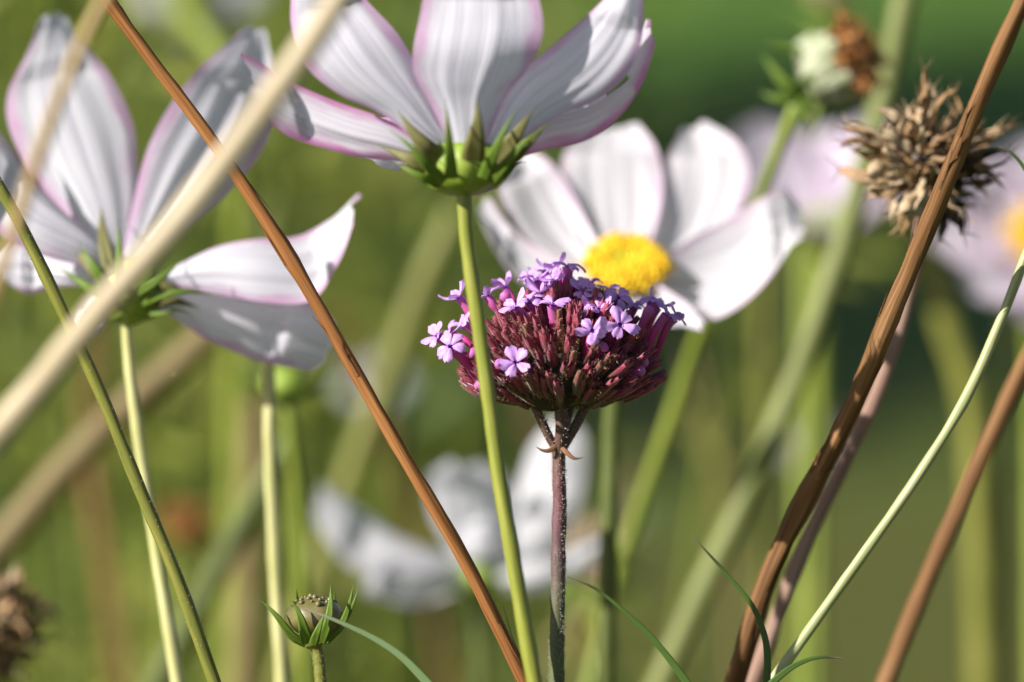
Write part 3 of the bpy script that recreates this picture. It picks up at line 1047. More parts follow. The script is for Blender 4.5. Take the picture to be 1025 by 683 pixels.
# ------------------------------------------------------------------ the cosmos with the yellow disc facing us
def cosmos_middle():
    D = .768
    px = [(628, 300, D + .008), (620, 350, D + .012), (613, 420, D + .015), (610, 520, D + .015), (606, 690, D + .015)]
    path = stem_path(px, 50, rnd=.004)
    root = thing('cosmos_flower', Vector((path[-1].x, path[-1].y, 0)), 'white cosmos facing us with a bright yellow disc, behind the verbena', 'flower', 'cosmos flowers')
    k = mm_px(D)
    mb = MB()
    mb.tube(path, stem_rad(path, 9 * k, 10 * k), 12, wob=.04)
    mb.build('stem', M['stem_moss'], root)
    m = M['petal_mid']
    pp = lambda *a, **kw: petal_px(root, *a, **kw)
    kw = dict(ribs=.0003, nrib=3)
    pp([(604, 262), (582, 240), (572, 208), (562, 172), (568, 146), (588, 130)], [(642, 262), (652, 240), (661, 208), (663, 176), (656, 146), (638, 124)], D, (0, 13, 24), m, bulge=-.0022, seed=21, **kw)
    pp([(638, 262), (648, 232), (657, 196), (668, 158), (684, 130)], [(660, 270), (698, 250), (736, 216), (750, 172), (738, 142), (706, 122)], D, (0, 14, 27), m, bulge=-.0022, seed=22, **kw)
    pp([(655, 264), (690, 240), (726, 220), (762, 198), (784, 186), (796, 204)], [(652, 282), (676, 304), (706, 322), (738, 310), (770, 280), (796, 238)], D, ((0, 3, 6), (-2, -7, -5)), m, bulge=-.003, seed=23, ribs=.0003, nrib=2.5)
    pp([(604, 272), (558, 260), (524, 236), (503, 202), (499, 176), (510, 160)], [(612, 260), (596, 238), (578, 204), (560, 174), (544, 158), (530, 152)], D, ((1, 6, 14), (1, 12, 20)), m, bulge=-.0022, seed=24, **kw)
    pp([(604, 272), (566, 262), (530, 244), (506, 222), (492, 202)], [(602, 282), (570, 290), (536, 292), (506, 268), (485, 226)], D, ((0, 3, 5), (-2, -3, 1)), m, bulge=-.002, seed=25, **kw)
    pp([(646, 276), (668, 290), (688, 304), (700, 318)], [(630, 286), (640, 308), (658, 326), (684, 326)], D, (-2, -8, -14), m, bulge=-.0015, seed=26, **kw)
    pp([(606, 278), (580, 290), (552, 304), (534, 316)], [(616, 286), (606, 310), (588, 330), (562, 336)], D, (-2, -8, -13), m, bulge=-.0015, seed=27, **kw)
    pp([(612, 284), (604, 310), (602, 336), (610, 352)], [(634, 284), (646, 310), (646, 336), (634, 352)], D, (-2, -9, -16), m, bulge=-.0015, seed=28, **kw)
    ax = (-FWD * .62 + UP * .78).normalized()
    disc_mesh(P(627, 271, D) - ax * .0006, ax, 31 * k, 11 * k, 210, .0007).build('flower_disc', [M['disc'], M['disc_centre'], M['anther']], root)
    calyx_cup(root, P(628, 284, D) - ax * .008, ax, 34 * k, 44 * k, M['calyx'])


cosmos_middle()

# ------------------------------------------------------------------ sharp bare stems
bare_stem('straw_stalk', [(345, -10, .575), (300, 58, .575), (200, 195, .578), (100, 312, .58), (0, 432, .585), (-80, 520, .59)], 28, M['stem_straw'],
          'thick pale straw stalk out of focus, crossing in front of the left cosmos', 'stalk', top=.06)
bare_stem('dry_stalk', [(112, -12, .585), (88, 32, .585), (62, 92, .585), (36, 165, .588), (12, 240, .59), (-20, 340, .59)], 13, M['stem_tan'],
          'thin tan stalk blurred across the upper left petal, beside the straw', 'stalk', top=.04)
bare_stem('brown_stem', [(106, -2, .69), (150, 58, .69), (200, 124, .69), (250, 195, .69), (300, 275, .69), (350, 362, .69), (400, 450, .69), (470, 570, .692), (530, 692, .694)], 12.5, M['stem_brown'],
          'rust brown dry stem slanting from the top left to below the verbena', 'stem', low=15, hair=0, node=[.0, .2], knob=.2, wob=.13, peel=9)
bare_stem('olive_stem', [(-12, 168, .69), (20, 224, .69), (60, 306, .69), (100, 392, .69), (140, 490, .69), (180, 586, .69), (218, 692, .69)], 12, M['stem_olive'],
          'olive green stem crossing the yellow-green one at the lower left', 'stem', top=.03, hair=300)
bare_stem('green_stalk', [(268, 340, .757), (270, 400, .757), (270, 450, .757), (275, 560, .757), (283, 692, .757)], 12, M['stem_yellow'],
          'upright pale yellow stem below the right petals of the left cosmos', 'stem')
bare_stem('brown_stem', [(1034, -20, .674), (985, 88, .68), (940, 200, .688), (890, 320, .698), (848, 420, .706), (800, 512, .712), (764, 592, .716), (733, 692, .72)], 16.5, M['stem_dark'],
          'thick brown stem passing in front of the dry seed head', 'stem', low=23, top=.05, wob=.16, node=[.3, .42], knob=.14, peel=14)
bare_stem('pale_stem', [(1036, 232, .70), (1002, 320, .70), (965, 402, .70), (918, 478, .70), (868, 550, .70), (818, 620, .70), (766, 692, .70)], 9.5, M['stem_pale'],
          'smooth whitish green stem slanting down from the right edge', 'stem', top=.05, node=[.165, .225], knob=.12)
bare_stem('brown_stem', [(1040, 335, .645), (1000, 420, .645), (950, 530, .645), (915, 612, .645), (880, 700, .645)], 17, M['stem_dark'],
          'blurred brown stem at the lower right corner of the picture', 'stem', top=.05)

# ------------------------------------------------------------------ stems out of focus
bare_stem('pale_stem', [(910, -20, .87), (886, 90, .87), (850, 222, .87), (800, 370, .87), (746, 500, .87), (690, 620, .87)], 23, M['stem_soft'],
          'broad pale green stem out of focus behind the brown seed head', 'stem', top=.1)
for px, wd, m, lab in (
        ([(455, 215, 1.0), (425, 280, 1.0), (395, 360, 1.0), (360, 450, 1.0)], 22, 'stem_olive', 'faint olive stem blurred between the left cosmos and the verbena'),
        ([(215, 330, .92), (120, 415, .92), (60, 475, .92), (-10, 560, .92)], 30, 'stem_dull', 'blurred tan stem slanting at the left edge below the straw stalk'),
        ([(290, 440, .90), (245, 520, .90), (200, 605, .90), (150, 700, .90)], 24, 'stem_moss', 'blurred green stem slanting behind the yellow-green stem at the bottom left'),
        ([(256, 400, 1.02), (250, 520, 1.02), (244, 700, 1.02)], 26, 'stem_dull', 'blurred tan upright stem just left of the pale yellow stem'),
        ([(928, 235, 1.0), (950, 330, 1.0), (975, 430, 1.0), (985, 700, 1.0)], 26, 'stem_olive', 'blurred olive stem below the seed head, behind the pale stem'),
        ([(762, 250, 1.05), (764, 340, 1.05), (768, 700, 1.05)], 14, 'stem_olive', 'thin blurred olive stem right of the middle cosmos'),
        ([(795, 235, 1.1), (800, 340, 1.1), (806, 700, 1.1)], 14, 'stem_moss', 'thin blurred green stem under the pale pink flower'),
        ([(95, 330, 1.1), (90, 450, 1.1), (105, 560, 1.1), (125, 700, 1.1)], 16, 'stem_dark', 'faint dark stem blurred left of the olive stem'),
        ([(1012, 290, 1.05), (1006, 400, 1.05), (1000, 700, 1.05)], 16, 'stem_moss', 'faint green stem blurred at the right edge')):
    bare_stem('blurred_stem', px, wd, M[m], lab, 'stem', group='stems out of focus')


for px, wd, m, lab in (
        ([(520, 380, 1.15), (548, 470, 1.15), (570, 560, 1.15), (600, 700, 1.15)], 8, 'stem_dark', 'fine dark dry stem blurred behind the verbena stem'),
        ([(640, 470, 1.1), (600, 560, 1.1), (570, 620, 1.1), (530, 700, 1.1)], 9, 'stem_dull', 'fine tan dry stem blurred low down right of the verbena'),
        ([(330, 300, 1.2), (380, 420, 1.2), (420, 540, 1.2), (450, 700, 1.2)], 9, 'stem_dark', 'fine dark dry stem blurred behind the low white cosmos'),
        ([(30, 300, 1.15), (60, 420, 1.15), (62, 540, 1.15), (70, 700, 1.15)], 9, 'stem_moss', 'fine moss green stem blurred at the far left'),
        ([(690, 350, 1.2), (720, 470, 1.2), (735, 580, 1.2), (742, 700, 1.2)], 8, 'stem_dull', 'fine tan stem blurred left of the thick brown stem')):
    bare_stem('blurred_stem', px, wd, M[m], lab, 'stem', group='stems out of focus')


# ------------------------------------------------------------------ dried seed head on the right
def scale_mesh(ln, wd, v, m):
    """a dry curved scale, origin at its base, +Z to the tip"""
    mb = MB()
    cv = (.35, -.3, .6, .15)[v % 4]
    sp = [Vector((cv * ln * (q / 7) ** 2 + .06 * ln * math.sin(q * 1.7 + v), .07 * ln * math.sin(q * 1.1 + v * 2), ln * q / 7)) for q in range(8)]
    mb.blade(sp, wd, Vector((1, .2, 0)), .5 if v % 2 else -.4, thick=.0002, base=.5, power=.6)
    if v % 2 == 0:      # ragged bristles at the tip
        for s in (-1, 1):
            q = sp[-1]
            mb.tube([q - Vector((0, 0, ln * .1)), q + Vector((0, s * wd * .5, ln * .08)), q + Vector((cv * ln * .1, s * wd * .8, ln * .2))], lambda t_: .00012 * (1.1 - t_), 5)
    o = mb.build('scale', m)
    me = o.data
    bpy.data.objects.remove(o)
    return me


def orient(p, dr, roll, sc, root):
    return Matrix.Translation(p - root.location) @ dr.normalized().to_track_quat('Z', 'Y').to_matrix().to_4x4() @ Matrix.Rotation(roll, 4, 'Z') @ Matrix.Scale(sc, 4)


def put(me, name, root, mw):
    o = bpy.data.objects.new(name, me)
    C.objects.link(o)
    o.parent = root
    o.matrix_local = mw
    return o


def seed_head(c, d, rad, stem_px, stem_w, m_stem, label, clumps, n, shade_dir, group='dry seed heads', stem_name='stem'):
    path = stem_path(stem_px, 50, rnd=.004)
    root = thing('seed_head', Vector((path[-1].x, path[-1].y, 0)), label, 'seed head', group)
    mb = MB()
    k = mm_px(d)
    mb.tube(path, stem_rad(path, stem_w * .5 * k, stem_w * .55 * k), 12, wob=.08)
    mb.build('stem', m_stem, root)
    mb = MB()
    mb.ball(c, rad * .45, wob=.3, nu=16, nv=10)
    mb.build('receptacle', M['dry_dark'], root)
    sm = [scale_mesh(rad * .62, rad * .22, v, M['dry_scale'] if v % 3 else M['dry_pale']) for v in range(6)]
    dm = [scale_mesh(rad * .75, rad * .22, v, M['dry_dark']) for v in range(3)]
    for i in range(n):
        cz = 1 - 2 * (i + .5) / n
        sn = math.sqrt(1 - cz * cz)
        an = i * 2.39996
        e = (RT * (sn * math.cos(an)) + FWD * (sn * math.sin(an)) + UP * cz)
        e = (e + Vector([random.gauss(0, .22) for _ in range(3)])).normalized()
        dk = e.dot(shade_dir) > .62  # bracts on the side away from the sun: shade put into their colour
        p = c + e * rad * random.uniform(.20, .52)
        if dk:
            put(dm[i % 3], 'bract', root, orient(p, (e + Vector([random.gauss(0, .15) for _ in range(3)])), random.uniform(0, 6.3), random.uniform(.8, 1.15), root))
        else:
            put(sm[i % 6], 'achene', root, orient(p, e + Vector([random.gauss(0, .6) for _ in range(3)]), random.uniform(0, 6.3), random.uniform(.4, 1.3), root))
    bm = bmesh.new()        # the small chaff packed between the scales
    for i in range(240):
        e = Vector([random.gauss(0, 1) for _ in range(3)]).normalized()
        n0 = len(bm.verts)
        bm.from_mesh(sm[i % 6])
        bm.verts.ensure_lookup_table()
        bmesh.ops.transform(bm, matrix=orient(c + e * rad * random.uniform(.3, .72), e + Vector([random.gauss(0, .8) for _ in range(3)]), random.uniform(0, 6.3), random.uniform(.3, .6), root), verts=bm.verts[n0:])
    me = bpy.data.meshes.new('packed_chaff')
    bm.to_mesh(me)
    bm.free()
    me.materials.append(M['dry_scale'])
    put(me, 'packed_chaff', root, Matrix.Identity(4))['kind'] = 'stuff'
    for (bx, by, bz), (tx, ty, tz), cnt, ln in clumps:       # sheaves of scales that stick out
        b0, t0 = P(bx, by, d + bz * .001), P(tx, ty, d + tz * .001)
        for i in range(cnt):
            j = Vector([random.gauss(0, .0007) for _ in range(3)])
            dr = (t0 - b0)
            sc = dr.length / (rad * .62) * random.uniform(.75, 1.1)
            q = put(sm[i % 6], 'chaff', root, orient(b0 + j, dr.normalized() + Vector([random.gauss(0, .13) for _ in range(3)]), random.uniform(0, 6.3), 1, root) @ Matrix.Diagonal((min(1.0, sc) * .7, min(1.0, sc) * .7, sc, 1)))
    return root


SD = .735
seed_head(P(927, 165, SD), SD, 71 * mm_px(SD), [(925, 210, SD), (912, 285, SD), (882, 384, SD), (848, 458, SD), (803, 552, SD), (751, 692, SD)], 15, M['stem_rosy'],
          'dry brown seed head with ragged scales behind the thick brown stem',
          [((925, 140, -3), (938, 82, -4), 9, 0), ((940, 150, -2), (1008, 124, -4), 7, 0), ((895, 152, -3), (846, 130, -4), 12, 0), ((905, 150, -4), (905, 112, -6), 4, 0), ((905, 185, -4), (872, 190, -5), 5, 0),
           ((915, 190, -4), (898, 230, -5), 6, 0), ((890, 170, -6), (862, 165, -5), 4, 0)],
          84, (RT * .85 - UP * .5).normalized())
_h = next(o for o in C.objects if o.name.startswith('seed_head'))
_pm = scale_mesh(.0058, .0034, 1, M['dry_pale'])
random.seed(5)
for (bx, by), (tx, ty) in (((905, 165), (878, 150)), ((900, 180), (872, 200)), ((912, 190), (900, 222)), ((908, 150), (886, 132)), ((920, 180), (925, 212)), ((915, 165), (892, 176)), ((925, 150), (918, 122)), ((890, 165), (862, 178)), ((925, 195), (912, 232))):
    a_, b_ = P(bx, by, SD - .008), P(tx, ty, SD - .011)
    put(_pm, 'bract', _h, orient(a_, b_ - a_, random.uniform(0, 6.3), random.uniform(.8, 1.1), _h))
SD2 = .80
seed_head(P(-4, 625, SD2), SD2, 60 * mm_px(SD2), [(-6, 650, SD2), (-10, 700, SD2)], 14, M['stem_dark'],
          'dark dried seed head blurred at the lower left edge', [((-5, 610, -3), (18, 570, -5), 6, 0), ((0, 600, -3), (-12, 560, -3), 4, 0)], 60, (RT * .5 - UP * .75 - FWD * .2).normalized())


# ------------------------------------------------------------------ withered cosmos at the top right
def withered(c, d, k, stem_px, label, ax, scale=1.0, cream=True, m=None):
    path = to_ground(cr([P(*p) for p in stem_px], 40), .004)
    root = thing('withered_flower', Vector((path[-1].x, path[-1].y, 0)), label, 'withered flower', 'withered flowers')
    mb = MB()
    mb.tube(path, stem_rad(path, 6.5 * k, 8 * k), 12)
    mb.build('stem', M['stem_green'], root)
    ax = ax.normalized()
    a = ax.orthogonal().normalized()
    b_ = ax.cross(a)
    cal = calyx_cup(root, c - ax * 26 * k * scale, ax, 20 * k * scale, 26 * k * scale, M['calyx'])
    for j in range(8):
        an = j * math.pi / 4
        e = a * math.cos(an) + b_ * math.sin(an)
        sp = cr([c - ax * 22 * k * scale + e * 12 * k * scale, c - ax * 20 * k * scale + e * 30 * k * scale, c - ax * 44 * k * scale + e * 62 * k * scale], 8)
        mb = MB()
        mb.blade(sp, 12 * k * scale, ax, .3)
        mb.build('sepal', M['sepal'], cal)
    mb = MB()
    mb.ball(c + ax * 2 * k * scale, 27 * k * scale, 27 * k * scale, 18 * k * scale, (a, b_, ax), 18, 9, .3, freq=300)
    mb.build('dry_disc', m or M['rust'], cal)
    wm = [scale_mesh(26 * k * scale, 9 * k * scale, v, m or M['rust']) for v in range(4)]
    for i in range(90):
        an = i * 2.39996
        rr = math.sqrt((i + .5) / 90)
        e = (a * math.cos(an) + b_ * math.sin(an)) * rr
        dr = ax * (1.15 - rr * .85) + e + Vector([random.gauss(0, .25) for _ in range(3)])
        put(wm[i % 4], 'dry_floret', root, orient(c + ax * 4 * k * scale + e * 20 * k * scale, dr, random.uniform(0, 6), random.uniform(.6, 1.05), root))
    if cream:       # folded old petals hanging on one side
        side = (-FWD * .8 - UP * .5 - RT * .4).normalized()
        side = (side - ax * side.dot(ax)).normalized()
        oth = ax.cross(side)
        for j in range(6):
            an = -1.3 + j * .52
            e = side * math.cos(an) + oth * math.sin(an)
            s = ax.cross(e)
            b0 = c - ax * 42 * k + e * 12 * k
            m0 = c - ax * 24 * k + e * 34 * k
            t0 = c + ax * (-6 + 9 * (j % 2)) * k + e * 34 * k
            mb = MB()
            petal_surface(mb, [b0 - s * 5 * k, m0 - s * 16 * k, t0 - s * 9 * k], [b0 + s * 5 * k, m0 + s * 16 * k, t0 + s * 9 * k], bulge=.0012, ribs=.0009, nrib=2.5, nu=13, nv=14, face=e, seed=j + 40)
            mb.build('withered_petal', M['cream'], root)
    return root


WD = .80
withered(P(846, 60, WD), WD, mm_px(WD), [(806, 84, WD), (790, 122, WD), (764, 190, WD + .01), (738, 245, WD + .025), (702, 330, WD + .05), (664, 440, WD + .06), (620, 570, WD + .07), (590, 690, WD + .07)],
         'withered cosmos with rusty centre and cream petals at the top right', (RT * .80 + UP * .36 - FWD * .45), 1.2)
_wf = next(o for o in C.objects if o.name.startswith('withered_flower'))
for pts, wd in (([(806, 96, -4), (790, 88, -6), (776, 72, -6), (762, 54, -5)], 16), ([(806, 98, -4), (790, 100, -6), (774, 98, -6), (760, 92, -5)], 14), ([(808, 100, -6), (800, 112, -8), (806, 124, -8), (812, 132, -7)], 14)):
    sepal_px(_wf, pts, wd, WD, M['sepal'], fold=.3)
WD2 = .93
withered(P(592, 560, WD2), WD2, mm_px(WD2), [(592, 590, WD2), (600, 630, WD2), (625, 700, WD2)], 'blurred tan withered flower low behind the verbena stem', (UP * .8 - FWD * .5 - RT * .2), 1.15, False, M['dry_pale'])
WD3 = 1.05
withered(P(182, 528, WD3), WD3, mm_px(WD3), [(176, 548, WD3), (172, 580, WD3), (170, 700, WD3)], 'faint rusty withered flower blurred behind the yellow-green stem', (UP * .7 + RT * .4 - FWD * .4), .8, False)
WD4 = 1.02
withered(P(828, -6, WD4), WD4, mm_px(WD4), [(824, 20, WD4), (815, 80, WD4), (808, 200, WD4), (800, 700, WD4)], 'blurred beige withered flower at the very top above the rusty one', (UP * .9 - FWD * .3), .7, False, M['dry_pale'])

# ------------------------------------------------------------------ flowers out of focus
plain_cosmos(P(826, 214, 1.0), (UP * .88 - FWD * .42 - RT * .12), .0210, .0190, M['petal_pink'], None, 'blurred pale pink cosmos behind the rusty withered flower', 'cosmos flowers', tip_up=.55, disc=False, stem_px=[(822, 260, 1.01), (818, 400, 1.02), (812, 700, 1.02)])
plain_cosmos(P(1042, 246, .96), (UP * .55 - FWD * .8 + RT * .05), .0190, .0165, M['petal_pink'], None, 'blurred pink cosmos with a yellow disc at the right edge', 'cosmos flowers', tip_up=.3, stem_px=[(1034, 290, .97), (1038, 420, .98), (1040, 700, .98)])
def cosmos_low():
    D = .90
    path = stem_path([(478, 596, D), (480, 630, D), (483, 720, D)], 20)
    root = thing('cosmos_flower', Vector((path[-1].x, path[-1].y, 0)), 'blurred white cosmos low down between the brown stem and the verbena', 'flower', 'cosmos flowers')
    mb = MB()
    mb.tube(path, .0016, 10)
    mb.build('stem', M['stem_moss'], root)
    pp = lambda *a, **kw: petal_px(root, *a, nu=15, nv=18, **kw)
    m = M['petal_far']
    pp([(462, 562), (402, 538), (348, 500), (324, 486)], [(456, 582), (402, 582), (350, 568), (316, 524)], D, ((0, -2, 0), (0, -6, -8)), m, bulge=.003, seed=61)
    pp([(456, 562), (432, 514), (430, 478), (450, 462)], [(494, 562), (514, 518), (508, 480), (480, 464)], D, (0, -8, -16), m, bulge=.002, seed=62)
    pp([(486, 566), (512, 508), (532, 448), (558, 420)], [(504, 574), (558, 548), (584, 484), (584, 436)], D, ((0, -4, -9), (0, -8, -16)), m, bulge=.003, seed=63)
    pp([(466, 570), (424, 562), (388, 562), (374, 574)], [(466, 588), (434, 602), (402, 606), (380, 596)], D, ((-4, -12, -18), (-4, -14, -22)), m, bulge=-.003, seed=64)
    pp([(496, 566), (536, 556), (568, 548), (592, 536)], [(492, 588), (536, 592), (574, 578), (598, 560)], D, (-1, -3, -2), m, bulge=.003, seed=65)
    pp([(462, 566), (456, 548), (462, 530), (476, 520)], [(500, 566), (508, 548), (506, 532), (494, 520)], D, (-2, -6, -6), m, bulge=.002, seed=66)
    ax = (UP * .95 + FWD * .2).normalized()
    cal = calyx_cup(root, P(478, 598, D), ax, 26 * mm_px(D), 30 * mm_px(D), M['calyx'])
    for q in range(8):
        an = q * .785
        e = RT * math.cos(an) + FWD * math.sin(an)
        c = P(478, 590, D)
        mb = MB()
        mb.blade(cr([c + e * .003, c + e * .008 + UP * .002, c + e * .013 + UP * .001], 8), .003, -UP, .2)
        mb.build('sepal', M['sepal'], cal)


cosmos_low()
plain_cosmos(P(192, -22, 1.18), (FWD * .9 + UP * .35 + RT * .3), .0150, .0140, M['petal_far'], None, 'blurred white cosmos turned away at the top left', 'cosmos flowers', tip_up=.3, rot=.2,
             stem_px=[(225, 60, 1.01), (240, 200, 1.02), (236, 400, 1.04), (230, 700, 1.05)])
plain_cosmos(P(372, 398, 1.4), (UP * .8 - FWD * .4), .0090, .0100, M['petal_far'], None, 'small faint white cosmos blurred left of the green stem', 'cosmos flowers', tip_up=.9, n=6, disc=False, stem_px=[(372, 430, 1.4), (376, 520, 1.4), (380, 700, 1.4)], stem_w=12)
plain_cosmos(P(806, 452, 1.35), (UP * .8 - FWD * .4), .0060, .0080, M['petal_pink'], None, 'small faint pink cosmos blurred beside the thick brown stem', 'cosmos flowers', tip_up=.9, n=6, disc=False, stem_px=[(806, 490, 1.35), (808, 560, 1.35), (810, 700, 1.35)], stem_w=10)


# ------------------------------------------------------------------ seed bud and its leaf
def bud():
    D = .70
    k = mm_px(D)
    path = stem_path([(315, 645, D), (319, 660, D), (322, 692, D)], 24, rnd=.004)
    root = thing('flower_bud', Vector((path[-1].x, path[-1].y, 0)), 'round olive seed bud with pointed green sepals at the bottom left', 'bud')
    rf = stem_rad(path, 6 * k, 7 * k)
    mb = MB()
    mb.tube(path, lambda t_: rf(t_) * (1 + .8 * max(0, 1 - t_ * 28)), 12, wob=.08)
    mb.hairs(path, rf, 260, .0003, 1, 0, .6)
    mb.build('stem', [M['stem_olive'], M['hair']], root)
    mb = MB()
    mb.ball(P(315, 617, D), 29 * k, 27 * k, 20.5 * k, (RT, FWD, UP), 32, 18, .13, freq=330)
    for i in range(26):
        an = i * 2.4
        rr = math.sqrt((i + .5) / 26) * 22 * k
        mb.ball(P(315, 617, D) + RT * rr * math.cos(an) + FWD * rr * math.sin(an) + UP * (20.0 * k * math.sqrt(1 - (rr / 28 / k) ** 2)), random.uniform(1.5, 3.5) * k, nu=7, nv=5)
    head = mb.build('seed_capsule', M['bud'], root)
    for pts, wd in (([(306, 644, -1), (292, 636, -2), (278, 618, -3), (268, 607, -3), (259, 600, -3)], 13), ([(308, 643, -3), (303, 625, -5), (298, 611, -5.5), (291, 601, -5.5)], 17), ([(322, 642, -3), (328, 625, -5), (331, 605, -5), (331, 585, -4)], 15),
                    ([(314, 644, -4), (318, 632, -6), (322, 622, -6), (326, 614, -6)], 13), ([(326, 642, -1), (342, 625, -2), (350, 604, -3), (354, 585, -3)], 12), ([(326, 640, 2), (344, 622, 2), (354, 604, 1), (360, 585, 1)], 9),
                    ([(310, 640, 3), (300, 615, 4), (298, 600, 4), (297, 590, 3)], 10), ([(320, 640, 3), (332, 615, 4), (335, 600, 4), (335, 589, 3)], 10)):
        sepal_px(root, pts, wd * .8, D, M['sepal'], fold=.5, thick=.00035)


bud()


def green_bud(c, d, stem_px, label):
    path = stem_path(stem_px, 30, rnd=.004)
    root = thing('flower_bud', Vector((path[-1].x, path[-1].y, 0)), label, 'bud')
    mb = MB()
    mb.tube(path, .0012, 10)
    mb.build('stem', M['stem_green'], root)
    mb = MB()
    mb.ball(c, .0042, .0042, .0034, wob=.1)
    head = mb.build('bud_head', M['calyx'], root)
    for q in range(8):
        an = q * .785
        e = RT * math.cos(an) + FWD * math.sin(an)
        mb = MB()
        mb.blade(cr([c + e * .002 - UP * .003, c + e * .007 - UP * .001, c + e * .013 + UP * (.004 if q % 2 else -.002)], 8), .0026, -UP, .2)
        mb.build('sepal', M['sepal'], head)


green_bud(P(286, 384, .84), .84, [(286, 400, .84), (292, 440, .84), (300, 520, .845), (306, 700, .85)], 'blurred green bud peeping out under the right petals of the left cosmos')


def leaf(px, width, m, label, thick=.0003, fold=.35, extend=True):
    pts = cr([P(*p) for p in px], 30)
    path = to_ground(pts, .004) if extend else pts
    path = list(reversed(path))
    n = len(path)
    mb = MB()
    rows, uvs = [], []
    hi = len(px) and 30
    d = px[0][2]
    w0 = width * .5 * mm_px(d)
    for i, p in enumerate(path):
        t_ = (path[min(i + 1, n - 1)] - path[max(i - 1, 0)]).normalized()
        s = t_.cross(-FWD).normalized()
        m_ = s.cross(t_).normalized()
        back = (n - 1 - i) / 30        # 0 at the tip, 1 where it leaves the frame
        ww = w0 * min(1, .10 + .95 * back ** .75)
        th = max(ww * .35, thick * .5)
        rows.append([p + s * ww * math.cos(a_) + m_ * (th * math.sin(a_) + ww * fold * abs(math.cos(a_))) for a_ in [2 * math.pi * q / 10 for q in range(10)]])
        v = max(0, 1 - back)
        uvs.append([(q / 10, v) for q in range(10)])
    mb.grid(rows, uvs, True)
    mb.poly(list(reversed(rows[0])))
    mb.poly(rows[-1], (.5, 1))
    o = mb.build('narrow_leaf', m, origin=path[0])
    return tag(o, label, 'leaf', 'narrow leaves')


leaf([(300, 608, .682), (338, 622, .682), (376, 640, .682), (405, 660, .682), (436, 692, .682)], 9, M['leaf_pale'], 'pale green leaf with a pinkish tip pointing at the seed bud')
leaf([(568, 577, .695), (600, 592, .695), (640, 626, .695), (664, 652, .695), (694, 692, .695)], 8, M['leaf_tip'], 'thin curved leaf with a dark tip just right of the verbena stem')
leaf([(693, 537, .698), (708, 553, .698), (730, 578, .698), (752, 605, .698), (764, 632, .698), (768, 658, .698), (767, 692, .698)], 8, M['leaf_tip'], 'thin wavy leaf curling in front of the thick brown stem')
leaf([(843, 659, .69), (820, 658, .69), (800, 664, .69), (784, 674, .69), (766, 690, .69)], 8, M['leaf_tip'], 'short curved leaf beside the foot of the whitish stem')
leaf([(1000, 146, .70), (1012, 153, .70), (1025, 168, .70), (1040, 196, .70), (1050, 230, .70)], 8, M['leaf_tip'], 'fine green leaf tip at the right edge beside the seed head')

# ------------------------------------------------------------------ feathery plants behind, a tree that shades the lawn
def feathery(nl, seed, h=.95, spread=.12):
    random.seed(seed)
    mb = MB()
    sm = MB()
    for s in range(4):
        x, y = random.uniform(-.05, .05), random.uniform(-.05, .05)
        path = cr([Vector((x * .3, y * .3, 0)), Vector((x, y, h * .35)), Vector((x * 1.8, y * 1.8, h * .7)), Vector((x * 2.4, y * 2.4, h * random.uniform(.85, 1.02)))], 16)
        sm.tube(path, lambda t_: .0028 * (1.15 - .7 * t_), 7)
        for i in range(nl):
            q = path[random.randrange(3, 16)]
            an = random.uniform(0, 6.3)
            e = Vector((math.cos(an), math.sin(an), random.uniform(-.1, .9))).normalized()
            ln = random.uniform(.05, spread)
            ax = [q + e * ln * u + Vector((0, 0, -.25 * ln * u * u)) for u in (0, .35, .7, 1)]
            for a_, b_ in zip(ax, ax[1:]):
                for k in range(3):
                    p = a_.lerp(b_, k / 3)
                    d = (e + Vector([random.gauss(0, .8) for _ in range(3)])).normalized()
                    l2 = random.uniform(.014, .036)
                    s_ = d.cross(Vector((random.gauss(0, 1), random.gauss(0, 1), random.gauss(0, 1)))).normalized() * .0022
                    mb.poly([p - s_ * .5, p + d * l2 * .5 - s_, p + d * l2, p + d * l2 * .5 + s_, p + s_ * .5])
    return sm, mb


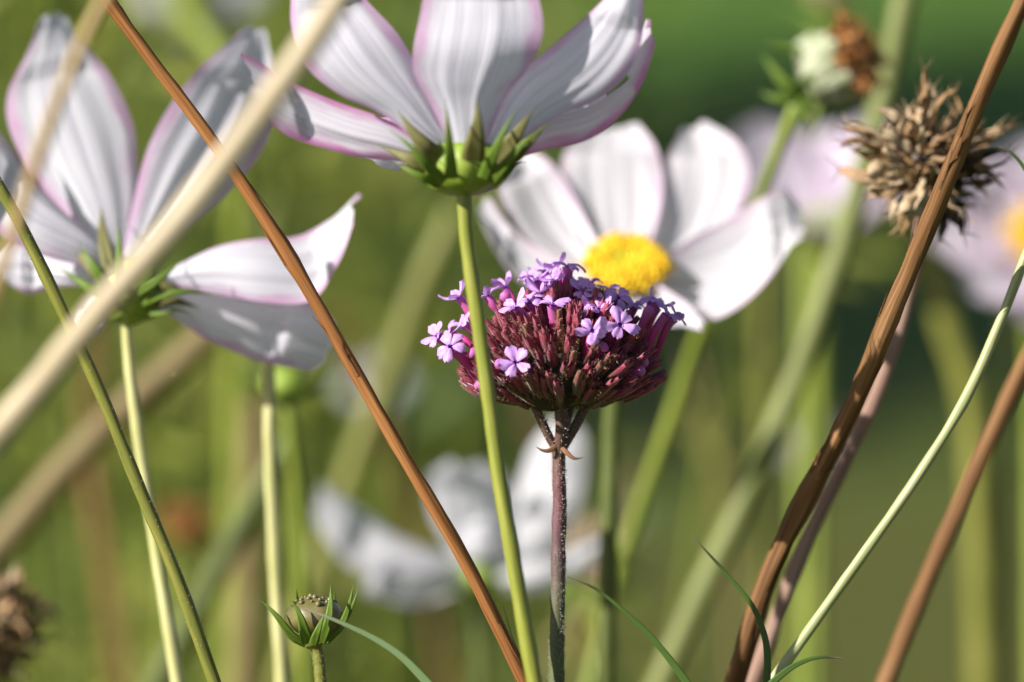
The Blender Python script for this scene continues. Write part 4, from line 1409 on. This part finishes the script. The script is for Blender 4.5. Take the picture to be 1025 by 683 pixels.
protos = []
for i, (nl, sd_, m) in enumerate(((46, 3, 'foliage'), (40, 5, 'foliage_c'), (50, 9, 'foliage_b'))):
    sm, mb = feathery(nl, sd_)
    a_ = sm.build('stem', M['stem_green'])
    b_ = mb.build('foliage', M[m])
    protos.append((a_.data, b_.data))
    bpy.data.objects.remove(a_)
    bpy.data.objects.remove(b_)
random.seed(21)
spots = []
for i in range(17):
    y = random.uniform(1.2, 2.7)
    px = random.uniform(-60, 400) if y > 1.7 else random.uniform(-60, 300)
    x = (px - 512) / 1025 * W * y
    spots.append((x, y, random.choice((0, 1, 2)), random.uniform(.78, 1.08)))
for x, y, k, sc in spots:
    root = thing('feathery_plant', (x, y, 0), 'feathery green garden plant far out of focus behind the flowers', 'plant', 'feathery plants in the blurred background')
    root.rotation_euler.z = random.uniform(0, 6.3)
    root.scale = (sc, sc, sc)
    for me, nm in zip(protos[k], ('stem', 'foliage')):
        o = bpy.data.objects.new(nm, me)
        C.objects.link(o)
        o.parent = root


def tree(base, h, crown_c, cr_, label, n=34000, seed=4):
    random.seed(seed)
    root = thing('tree', base, label, 'tree')
    mb = MB()
    tp = cr([Vector(base), Vector(base) + Vector((.1, 0, h * .3)), Vector(crown_c) - Vector((0, 0, cr_ * .2))], 14)
    mb.tube(tp, lambda t_: .13 * (1.15 - .8 * t_), 12, wob=.1)
    for i in range(9):
        an = i * 2.4
        e = Vector((math.cos(an), math.sin(an), .5)).normalized()
        q = tp[6 + i % 7]
        mb.tube(cr([q, q + e * cr_ * .4 + Vector((0, 0, .1)), q + e * cr_ * .85 + Vector((0, 0, .3))], 8), lambda t_: .045 * (1.1 - t_), 7)
    mb.build('trunk', M['bark'], root)
    mb = MB()
    cl = [(Vector(crown_c) + Vector([random.gauss(0, 1) for _ in range(3)]).normalized() * (cr_ * .78 * random.random() ** .4), random.uniform(.28, .45) * cr_) for _ in range(34)]
    for i in range(n):
        c, r = random.choice(cl)
        p = c + Vector([random.gauss(0, .5) * r for _ in range(3)])
        d = Vector([random.gauss(0, 1) for _ in range(3)]).normalized()
        s = d.orthogonal().normalized() * .045
        mb.poly([p - s, p + d * .07 - s * .7, p + d * .14, p + d * .07 + s * .7])
    mb.build('crown', M['foliage_b'], root)


# its shade falls on the lawn behind the flowers
shade = Vector((1.2, 6.45, 0))
cc = shade + SUN * (4.2 / SUN.z)
tree((cc.x - .3, cc.y, 0), 4.2, cc, 1.95, 'leafy garden tree left of the picture shading the lawn')
